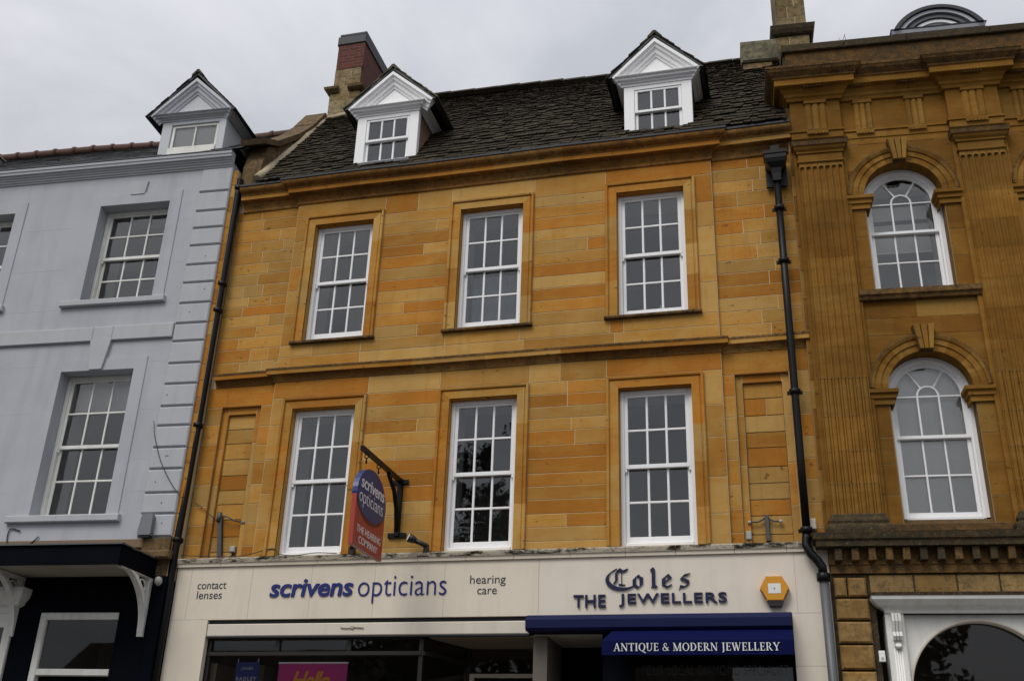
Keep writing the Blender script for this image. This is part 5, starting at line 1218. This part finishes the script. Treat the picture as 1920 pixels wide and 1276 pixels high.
# round-headed dormer
mb = MB(); dv = 1.3; c, hw = 2.60, 0.66; zb, zs = 12.8, 13.60
mb.box(c - hw + 0.06, c + hw - 0.06, dv, 2.7, zb, zs, 'grey white paint')
dm = mb.build('dormer', Q)
def seg(w, h, n=24):
    r = (w * w + h * h) / (2 * h); a = math.asin(min(1, w / r)); return [(c + r * math.sin(-a + 2 * a * k / n), zs + h - r + r * math.cos(-a + 2 * a * k / n)) for k in range(n + 1)]
mb = MB(); S0 = seg(hw + 0.03, 0.42); S1 = seg(hw - 0.05, 0.36); mb.prism(S0 + S1[::-1], XZ, dv - 0.16, 2.9, 'dark lead'); mb.build('dormer_roof', dm)
mb = MB(); mb.prism(seg(hw - 0.05, 0.36), XZ, dv - 0.02, dv + 0.1, 'grey white paint')
for w_, h_, y_, mm in ((hw - 0.06, 0.35, -0.12, 'grey white paint'), (hw - 0.16, 0.27, -0.08, 'grey iron'), (hw - 0.26, 0.20, -0.05, 'white paint')):
    A1, A0 = seg(w_, h_), seg(w_ - 0.07, h_ - 0.055); mb.prism(A1 + A0[::-1], XZ, dv + y_, dv - 0.021, mm)
mb.build('pediment', dm)
mb = MB(); mb.sweep([(c - hw + .05, 2.7), (c - hw + .05, dv), (c + hw - .05, dv), (c + hw - .05, 2.7)], [(0, zs - 0.17), (0.02, zs - 0.17), (0.03, zs - 0.10), (0.10, zs - 0.06), (0.12, zs - 0.01), (0.13, zs + 0.02), (0, zs + 0.02)], XYZ, 'grey white paint', mats=['grey white paint', 'grey white paint', 'grey iron', 'grey white paint', 'dark lead', 'dark lead']); mb.build('entablature', dm)
mb = MB(); mb.box(c - 0.45, c + 0.45, dv - 0.012, dv, 13.0, zs - 0.2, 'worn white paint'); mb.build('window', dm)
# chimney on the party wall and the stone block beside it
mb = MB(); x0, x1, y0, y1 = 0.12, 0.67, 1.9, 2.9
stack(mb, x0, x1, y0, y1, 12.6, 14.30, 'chimney stone', 0.3); ch = mb.build('chimney', Q)
mb = MB(); mb.sweep([(x0 - .03, y1), (x0 - .03, y0 - .03), (x1 + .03, y0 - .03), (x1 + .03, y1)], [(-0.03, 14.30), (0.0, 14.30), (0.03, 14.33), (0.06, 14.40), (0.075, 14.48), (-0.1, 14.56)], XYZ, OB, [T(0.4)] * 4)
mb.build('chimney_ledge', ch)
mb = MB(); stack(mb, x0 + 0.03, x1 - 0.03, y0 + 0.02, y1, 14.5, 17.0, 'chimney stone', 0.24); mb.build('upper_stack', ch)
mb = MB(); mb.bbox(-0.52, 0.115, 1.75, 2.15, 13.72, 14.17, 'lichen slate', 0.03, T(0.8)); mb.bbox(-0.50, 0.0, 1.80, 2.15, 13.55, 13.72, 'rubble stone', 0.02, T(0.6)); mb.build('coping', Q)
# lower cornice, dentils, band
mb = MB(); prof = [(-0.1, 4.50), (0.0, 4.50), (0.0, 4.60), (0.012, 4.602), (0.012, 4.79), (0.16, 4.795), (0.165, 4.86), (0.19, 4.88), (0.20, 4.93), (0.205, 4.955), (-0.1, 4.975)]
LP = [(0.02, 0.6), (0.02, 0.02), (UE, 0.02)]
mb.sweep(LP, prof, XYZ, OB, [T(0.5)] * 3, mats=[OG, OG, OG, OG, OB, OB, OB, OB, OB, OB]); mb.build('shop_cornice', Q)
u = 0.07
while u < UE - 0.2: mb = MB(); mb.bbox(u, u + 0.085, -0.10, 0.008, 4.63, 4.785, OB if rng.random() < 0.5 else OG, 0.008, T(0.8)); mb.build('dentil', Q); u += 0.197
# rusticated pier and the band above the shopfront
mb = MB(); mb.box(0.0, 0.50, 0.06, 0.6, 0, 4.50, OB); z = 4.455
for hh in (0.25, 0.27, 0.27, 0.30, 0.30, 0.3, 0.3, 0.3, 0.3, 0.3, 0.3, 0.3, 0.3):
    if z - hh < 0: break
    sp = [0.03, 0.19, 0.42] if z > 4.4 else [0.03, 0.43]
    for a, b in zip(sp[:-1], sp[1:]): mb.bbox(a + .01, b - .01, 0.0, 0.07, z - hh + 0.012, z - 0.012, 'pier stone', 0.02, T(0.6))
    z -= hh
mb.box(0.44, UE, 0.10, 0.6, 4.05, 4.50, OB); courses(mb, 0.45, UE, 4.26, 4.49, 0.05, 0.23, 'pier stone', wmin=0.25, wmax=0.7, bias=0.9, gap=0.01); mb.box(0.445, UE, 0.055, 0.1, 4.2, 4.495, OB)
mb.build('rusticated_pier', Q)
# white shopfront with a round-headed window
mb = MB(); Wp = 'worn white paint'; SV = 0.02
mb.sweep([(0.60, 0.1), (0.60, SV), (UE, SV)], [(0.0, 4.02), (0.01, 4.02), (0.02, 4.06), (0.06, 4.085), (0.10, 4.10), (0.16, 4.16), (0.17, 4.20), (0.0, 4.21)], XYZ, Wp)
mb.sweep([(0.60, 0.1), (0.60, SV), (UE, SV)], [(0.0, 4.212), (0.178, 4.203), (0.185, 4.235), (0.0, 4.275)], XYZ, OB, [T(0.9)] * 3); sfr = mb.build('shopfront', Q)
mb = MB(); mb.bbox(0.585, 0.80, SV, 0.3, 0.1, 4.018, Wp, 0.008)
for j in range(4): mb.tube([(0.655 + j * 0.026, SV - 0.001, 0.4), (0.655 + j * 0.026, SV - 0.001, 3.62)], 0.010, Wp, 8)
for j in range(3):
    x = 0.655 + j * 0.036; mb.prism([(SV, 4.01), (SV - 0.09, 4.01), (SV - 0.095, 3.92), (SV - 0.055, 3.80), (SV - 0.075, 3.75), (SV - 0.05, 3.71), (SV, 3.71)], YZ, x - 0.008, x + 0.022, Wp)
mb.tube([(0.70, SV - 0.01, 3.64), (0.70, SV - 0.035, 3.66)], [0.045, 0.03], Wp, 12); mb.build('console_pilaster', sfr)
mb = MB(); ac, az, ar = 1.62, 3.14, 0.825; sv = 0.10
P = arch_pts(ac, az, ar, 40, 180, 0); mb.box(0.80, ac - ar, sv, 0.3, 0.5, az, Wp); mb.box(ac + ar, UE, sv, 0.3, 0.5, 4.018, Wp)
for (xa, za), (xb, zb) in zip(P[:-1], P[1:]):
    mb.mesh([(xa, sv, za), (xb, sv, zb), (xb, sv, 4.018), (xa, sv, 4.018), (xa, 0.3, za), (xb, 0.3, zb)], [(0, 1, 2, 3), (0, 4, 5, 1)], Wp)
mb.box(0.80, ac - ar, sv, .3, az, 4.018, Wp)
mb.sweep([(ac - ar, 0.5)] + P + [(ac + ar, 0.5)], [(0.0, sv), (0.0, sv - 0.02), (0.02, sv - 0.02), (0.03, sv + 0.0), (0.03, 0.2)], XZ, 'cream metal'); mb.build('arch_panel', sfr)
mb = MB(); mb.face([(x, 0.2, z) for x, z in P] + [(ac + ar, 0.2, 0.6), (ac - ar, 0.2, 0.6)], 'shop glass'); mb.build('shop_glass', sfr, fix=False)
mb = MB(); inroom(mb, 0.5, 3.0, 0.31, 3.0, 0.5, 4.2, 'shop dark', 'shop dark', 'shop dark'); mb.build('shop_interior', sfr, fix=False)

# ================================================================== small things on the walls
def on(par_loc, rz, u, v, z):
    d = Matrix.Rotation(rz, 3, 'Z') @ Vector((u, v, 0)); return (par_loc[0] + d.x, par_loc[1] + d.y, z)
# yellow hexagonal alarm box
t = thing('alarm_box', 'yellow hexagonal burglar alarm box on the jeweller fascia', 'alarm box', (-0.165, FY, 4.31))
mb = MB(); hexp = [(-0.095, 0.165), (0.095, 0.165), (0.175, 0.02), (0.10, -0.13), (-0.10, -0.13), (-0.175, 0.02)]
mb.prism(hexp, XZ, -0.085, -0.002, 'alarm yellow'); ins = [(x * 0.93, z * 0.93) for x, z in hexp]; mb.prism(ins, XZ, -0.095, -0.085, 'alarm yellow'); mb.build('cover', t)
mb = MB(); mb.prism([(-0.098, -0.132), (0.098, -0.132), (0.075, -0.195), (-0.075, -0.195)], XZ, -0.084, -0.002, 'dark plastic'); mb.build('strobe', t)
mb = MB(); mb.box(-0.075, 0.075, -0.098, -0.0955, -0.045, 0.075, 'white lettering'); mb.box(-0.008, 0.008, -0.0995, -0.098, 0.005, 0.02, 'dark plastic'); mb.build('plate', t)
mb = MB()
for s_ in (-1, 1):
    for k in range(6): a = s_ * (0.165 - 0.011 * k); z = 0.0 - 0.02 * k; mb.box(a - 0.012, a + 0.012, -0.09, -0.0855, z - 0.012, z - 0.004, 'dark plastic')
mb.build('louvre', t)
# grey alarm box on the blue house
LL, LR = (-8.55, -0.15, 0), R(3.0)
t = thing('alarm_box', 'grey rounded alarm box at the foot of the blue house quoins', 'alarm box', on(LL, LR, -0.365, -0.04, 5.21), LR)
mb = MB(); mb.prism([(-0.10, 0.0), (0.095, 0.0), (0.10, 0.03), (0.10, 0.27), (0.08, 0.31), (-0.05, 0.31), (-0.08, 0.28), (-0.105, 0.03)], XZ, -0.09, 0, 'grey plastic'); mb.build('cover', t)
mb = MB(); mb.box(-0.08, 0.08, -0.07, 0, -0.03, -0.001, 'dark plastic'); mb.build('strobe', t)
# empty flag brackets
def flag_bracket(label, x, z0, z1, arms):
    t = thing('flag_bracket', label, 'bracket', (x, SY + 0.09, z0))
    mb = MB(); h = z1 - z0; lean = 0.0
    mb.box(-0.028, 0.028, -0.02, 0, 0, 0.12, 'galvanised steel'); mb.bbox(-0.026, 0.026, -0.07, -0.0205, 0.0, h, 'galvanised steel', 0.006); mb.build('post', t)
    for (dx, dy, dz) in arms:
        mb = MB(); mb.tube([(0, -0.045, h - 0.03), (dx * 0.5, -0.045 + dy * 0.5, h - 0.05 + dz * 0.6), (dx, -0.045 + dy, h - 0.03 + dz)], 0.011, 'galvanised steel', 7); mb.tube([(dx - .02, -0.045 + dy, h - .03 + dz), (dx + 0.02, -0.045 + dy, h - 0.03 + dz)], 0.024, 'pale plastic', 8); mb.build('arm', t)
flag_bracket('grey steel T shaped bracket with two short arms on the sunk panel above the jeweller', -0.20, 4.96, 5.30, ((-0.22, 0.0, -0.06), (0.17, 0.0, -0.06)))
t = thing('flag_bracket', 'leaning grey steel bracket with one arm on the sunk panel above the opticians', 'bracket', (-7.93, SY + 0.09, 4.95))
mb = MB(); mb.prism([(0.02, 0.0), (0.085, 0.0), (-0.005, 0.62), (-0.07, 0.62)], XZ, -0.06, -0.0, 'galvanised steel'); mb.build('post', t)
mb = MB(); mb.tube([(-0.02, -0.04, 0.58), (0.10, -0.10, 0.585), (0.22, -0.06, 0.53), (0.36, -0.04, 0.50)], 0.012, 'galvanised steel', 7); mb.tube([(0.32, -0.04, 0.50), (0.39, -0.04, 0.50)], 0.018, 'grey plastic', 8); mb.build('arm', t)
mb = MB(); mb.tube([(-0.04, -0.05, 0.52), (-0.04, -0.05, 0.66)], 0.035, 'galvanised steel', 8); mb.build('socket', t)
# junction boxes
for lab, x, y, z, w, h, mm in (('pale junction box on the ochre wall left of the T shaped bracket', -0.44, SY + 0.09, 4.985, 0.075, 0.11, 'pale plastic'),
                               ('pale junction box beside the leaning bracket above the opticians', -7.69, SY + 0.09, 5.02, 0.085, 0.085, 'pale plastic'),
                               ('small cream box clipped beside the black drainpipe above the fascia', 0.36, SY, 5.07, 0.07, 0.14, 'cream metal')):
    t = thing('junction_box', lab, 'junction box', (x, y, z))
    mb = MB(); mb.bbox(-w / 2, w / 2, -0.06, 0, 0, h, mm, 0.012); mb.build('cover', t)
    mb = MB(); mb.tube([(0, -0.03, 0.0), (0.0, -0.03, -0.05)], 0.018, 'dark plastic', 8); mb.build('gland', t)
t = thing('junction_box', 'small white sensor box on the stone pier beside the arched shop window', 'junction box', on((0.5, -0.10, 0), R(3.3), 0.50, 0.0, 3.46), R(3.3))
mb = MB(); mb.bbox(-0.035, 0.035, -0.035, 0.0, 0, 0.125, 'white paint', 0.006); mb.build('cover', t); mb = MB(); mb.box(-0.012, 0.012, -0.038, -0.0352, 0.02, 0.05, 'pale plastic'); mb.build('lens', t)
# spotlights on the fascia ledge
def spot(label, x, d):
    t = thing('spotlight', label, 'spotlight', (x, -0.03, 4.90))
    mb = MB(); mb.box(-0.035, 0.035, -0.05, 0.03, 0.0, 0.10, 'dark plastic'); mb.build('base', t)
    D = Vector(d).normalized(); p = Vector((0, -0.03, 0.09))
    mb = MB(); q = p + D * 0.16; mb.tube([p - D * 0.03, p, q], [0.02, 0.032, 0.036], 'dark plastic', 12); mb.build('arm', t)
    mb = MB(); r = q + D * 0.11; mb.tube([q, q + D * 0.03, r], [0.036, 0.05, 0.062], 'dark plastic', 14); mb.build('lamp_head', t)
    mb = MB(); mb.tube([r, r + D * 0.004], [0.056, 0.05], 'white paint', 14); mb.build('lens', t)  # white face paints in the bright reflection on the lens
spot('black spotlight on the fascia ledge pointing left towards the hanging sign', -4.70, (-0.75, -0.45, 0.30))
spot('black spotlight behind the lower left corner of the hanging sign', -5.78, (0.30, -0.5, 0.45))
# small lamp beside the canopy of the blue house
t = thing('wall_lamp', 'small clear glass lamp under the canopy corner of the blue house', 'lamp', on(LL, LR, -0.02, -0.08, 4.50), LR)
mb = MB(); mb.tube([(0, 0, 0.0), (0, -0.02, 0.03), (0, -0.03, 0.09), (0, -0.03, 0.11)], [0.03, 0.055, 0.05, 0.02], 'pale plastic', 12); mb.build('globe', t); mb = MB(); mb.box(-0.02, 0.02, -0.01, 0.06, 0.10, 0.14, 'dark plastic'); mb.build('mount', t)
# old plug and loose cable on the blue house
tag(lambda: None, '', '') if False else None
def cable(label, pts, r=0.006, mat='cable'):
    mb = MB(); P = [Vector(p) for p in pts]; out = []
    for i in range(len(P) - 1):
        p0, p1, p2, p3 = P[max(i - 1, 0)], P[i], P[i + 1], P[min(i + 2, len(P) - 1)]
        for k in range(6):
            t = k / 6; out.append(0.5 * ((2 * p1) + (p2 - p0) * t + (2 * p0 - 5 * p1 + 4 * p2 - p3) * t * t + (3 * p1 - p0 - 3 * p2 + p3) * t ** 3))
    out.append(P[-1]); mb.tube(out, r, mat, 6); return tag(mb.build('cable'), label, 'cable')
lo = lambda u, z, v=-0.05: on(LL, LR, u, v, z)
cable('thin dark cable slung across the pale quoins from a hook to the black drainpipe', [lo(-0.585, 6.98), lo(-0.56, 6.93), lo(-0.52, 6.75), lo(-0.35, 6.35), lo(-0.12, 6.0), lo(0.06, 5.80)])
cable('loose dark cable looping below the sill of the lower blue house window', [lo(-2.45, 5.33, -.02), lo(-2.62, 5.36, -.02), lo(-2.62, 5.16, -.02), lo(-2.45, 5.09, -.03), lo(-2.25, 5.13, -.02), lo(-2.12, 5.24, -.02)], 0.009)
cable('thin cable running from the drainpipe to the leaning bracket above the opticians', [(-8.36, 0.02, 5.75), (-8.2, 0.03, 5.65), (-8.05, 0.06, 5.53), (-7.97, 0.1, 5.50)])
cable('tangle of thin cable lying along the fascia ledge over the opticians', [(-8.40, -0.04, 4.96), (-7.9, -0.06, 4.925), (-7.4, -0.05, 4.93), (-7.0, -0.03, 5.02), (-6.85, -0.05, 4.93), (-6.6, -0.055, 4.91), (-6.3, -0.05, 4.94), (-6.0, -0.05, 4.92)])
cable('short white cable hanging from the junction box beside the leaning bracket', [(-7.69, 0.12, 4.99), (-7.72, 0.05, 4.95), (-7.78, -0.03, 4.92)], 0.008, 'white cable')
cable('short white cable from the junction box by the T shaped bracket', [(-0.44, 0.12, 4.95), (-0.43, 0.06, 4.93), (-0.44, -0.02, 4.92)], 0.007, 'white cable')
# posters in the opticians' window
t = thing('poster', 'pink poster with yellow script hanging in the opticians window', 'poster', (-6.27, 0.16, 2.6))
mb = MB(); mb.box(-0.50, 0.50, 0, 0.006, 0.0, 0.885, 'poster pink'); mb.build('sheet', t)
mb = MB(); mb.box(-0.505, 0.505, -0.006, 0.010, 0.886, 0.906, 'white paint'); mb.build('rail', t)
mb = MB(); text_faces(mb, 'Hello', -0.30, 0.27, 0.55, 0.79, lambda a, b, h: (a, -0.001 + h, b), 'poster yellow', 0.002, bold=0.02, shear=0.35, spacing=0.88, ref='H'); mb.build('lettering', t)
t = thing('poster', 'small blue poster with white lettering hanging at the left of the opticians window', 'poster', (-7.24, 0.17, 3.0))
mb = MB(); mb.box(-0.175, 0.175, 0, 0.006, 0.0, 0.51, 'poster blue'); mb.build('sheet', t)
mb = MB(); mpp = lambda a, b, h: (a, -0.001 + h, b)
text_faces(mb, 'joules', -0.10, 0.09, 0.395, 0.455, mpp, 'white lettering', 0.001, bold=-0.01, shear=0.5, ref='jl'); mb.build('lettering', t); mb = MB(); text_faces(mb, 'RADLEY', -0.15, 0.15, 0.265, 0.315, mpp, 'white lettering', 0.001, bold=0.006, spacing=1.25); mb.build('lettering', t); mb = MB(); text_faces(mb, 'LONDON', -0.08, 0.08, 0.225, 0.24, mpp, 'white lettering', 0.001, spacing=1.4); mb.build('lettering', t)
for x in (-0.15, 0.15): mb = MB(); mb.box(x - .006, x + .006, 0, 0.01, 0.511, 0.56, 'white paint'); mb.build('clip', t)
# things standing inside the windows
t = thing('flower_vase', 'dusky pink dried flowers standing inside the upper left sash window', 'flowers', (-6.10, 0.36, 8.30))
mb = MB(); mb.tube([(0, 0, 0), (0, 0, 0.06), (0, 0, 0.10)], [0.04, 0.05, 0.03], 'pale plastic', 10); mb.build('vase', t)
mb = MB()
for k in range(26):
    a, r = rng.uniform(0, 6.28), rng.uniform(0.02, 0.12); x, y, z = r * math.cos(a), 0.4 * r * math.sin(a), rng.uniform(0.16, 0.33); mb.tube([(0, 0, 0.09), (x * .7, y, z * .8), (x, y, z)], 0.003, 'bark', 4); mb.tube([(x, y, z - .02), (x, y, z), (x, y, z + .02)], [0.006, 0.022, 0.006], 'flower pink', 6)
mb.build('blooms', t)
t = thing('ornament', 'small white bottle standing inside the upper right sash window', 'ornament', (-1.49, 0.30, 8.31))
mb = MB(); mb.tube([(0, 0, 0), (0, 0, 0.015), (0, 0, 0.11), (0.0, 0, 0.15), (0.012, 0, 0.185)], [0.055, 0.06, 0.05, 0.022, 0.016], 'white paint', 12); mb.build('bottle', t); mb = MB(); mb.box(-0.03, 0.03, -0.061, -0.0605, 0.03, 0.08, 'sign blue') if False else mb.tube([(0, 0, 0.04), (0, 0, 0.08)], 0.0585, 'grey plastic', 12); mb.build('label_band', t)
# moss and birds' spikes of grass on the right parapet
tag((lambda m: (m.tube([(0, 0, 0), (0.02, 0, 0.1), (0.05, 0, 0.18)], 0.004, 'bark', 4), m.tube([(0, 0, 0), (-0.03, 0, 0.08), (-0.05, 0, 0.12)], 0.004, 'bark', 4), m.tube([(0.03, 0, 0), (0.05, 0, 0.09), (0.04, 0, 0.15)], 0.004, 'bark', 4), m.build('grass_tuft'))[-1])(MB()), 'tuft of dry grass growing on the stone coping near the right chimney', 'grass').location = on((0.5, -0.10, 0), R(3.3), 0.93, 0.2, 12.635)

# ================================================================== across the street (seen only as reflections in the glass)
def opposite_house(label, x, w, h, mat, rh):
    t = thing('opposite_house', label, 'building', (x, -34, 0))
    mb = MB(); mb.box(-w / 2, w / 2, -8, 0, 0, h, mat, T(0.6)); mb.build('wall', t)
    mb = MB(); mb.prism([(0.3, h), (-8.3, h), (-4, h + rh)], YZ, -w / 2, w / 2, 'stone slate'); mb.build('roof', t)
    for r in range(2 if h > 5 else 0):
        for k in range(int(w / 3)):
            u = -w / 2 + 1.5 + 3 * k; mb = MB(); mb.box(u - .5, u + .5, 0.001, 0.04, 1.2 + r * 3, 3 + r * 3, 'dark plastic'); mb.box(u - .6, u + .6, 0.001, 0.08, 1.1 + r * 3, 1.2 + r * 3, 'white paint'); mb.build('window', t)
    mb = MB(); mb.box(w / 2 - 1.0, w / 2 - 0.2, -4.6, -3.6, h + rh * 0.5, h + rh + 0.7, 'red brick'); mb.build('chimney', t)
opposite_house('ochre stone house across the street with two rows of windows', -24, 14, 6.2, 'ashlar', 3.2)
opposite_house('rubble stone house across the street with a brick chimney', -9.8, 14, 5.6, 'rubble stone', 3.0)
opposite_house('low cream house across the street with slate roof', 4.2, 13.8, 2.9, 'cream render', 2.2)
opposite_house('wide low ochre house across the street at the right', 19, 15, 2.9, 'ashlar', 2.2)
def tree(label, x, y, h, seed):
    rr = random.Random(seed); t = thing('broadleaf_tree', label, 'tree', (x, y, 0))
    mb = MB(); mb.tube([(0, 0, 0), (0.05, 0, h * .2), (-0.1, 0.1, h * .45), (0.05, 0, h * .7)], [0.35, 0.28, 0.2, 0.08], 'bark', 10); tips = []
    for k in range(16):
        a = k * 2.4; z0 = h * (0.22 + 0.03 * k); L_ = h * rr.uniform(0.17, 0.30) * (1.15 - 0.04 * k); p = Vector((0, 0, z0)); e = Vector((math.cos(a) * L_, math.sin(a) * L_, z0 + L_ * 0.6)); m = (p + e) / 2 + Vector((0, 0, -0.2))
        mb.tube([p, m, e], [0.12, 0.07, 0.03], 'bark', 6); tips += [e, (m + e) / 2, m]
    tips.append(Vector((0, 0, h * .85))); mb.build('trunk', t); mb = MB()
    for p in tips:
        for c in range(3):
            q = p + Vector((rr.gauss(0, .7), rr.gauss(0, .7), rr.gauss(0, .7))); R_ = rr.uniform(0.5, 1.0)
            for k in range(110):
                d = Vector((rr.gauss(0, 1), rr.gauss(0, 1), rr.gauss(0, 1))).normalized() * R_ * rr.random() ** 0.4; o = q + d
                a = Vector((rr.gauss(0, 1), rr.gauss(0, 1), rr.gauss(0, 1))).normalized(); b = a.orthogonal().normalized(); s = rr.uniform(0.13, 0.22)
                mb.face([o - a * s, o + b * s * .5, o + a * s, o - b * s * .5], 'leaf')
    mb.build('crown', t, fix=False)
tree('tall broadleaf tree across the street reflected in the middle window', -10.9, -26, 17.5, 3)
tree('smaller broadleaf tree across the street reflected in the arched shop window', 6.8, -25, 8.2, 5)

# ------------------------------------------------------------------ groups of repeats
for cat, grp in (('spotlight', 'spotlights on the fascia ledge'), ('drainpipe', 'drainpipes on the ochre house'), ('junction box', 'small boxes on the walls'), ('alarm box', 'burglar alarm boxes'),
                 ('poster', 'posters in the shop window'), ('cable', 'loose cables on the walls'), ('shop sign', 'shop signs on the cream fascia')):
    for o in bpy.data.objects:
        if o.get('category') == cat: o['group'] = grp
for o in bpy.data.objects:
    if o.name.startswith('flag_bracket'): o['group'] = 'flag brackets on the sunk panels'
    if o.name.startswith('opposite_house'): o['group'] = 'houses across the street'
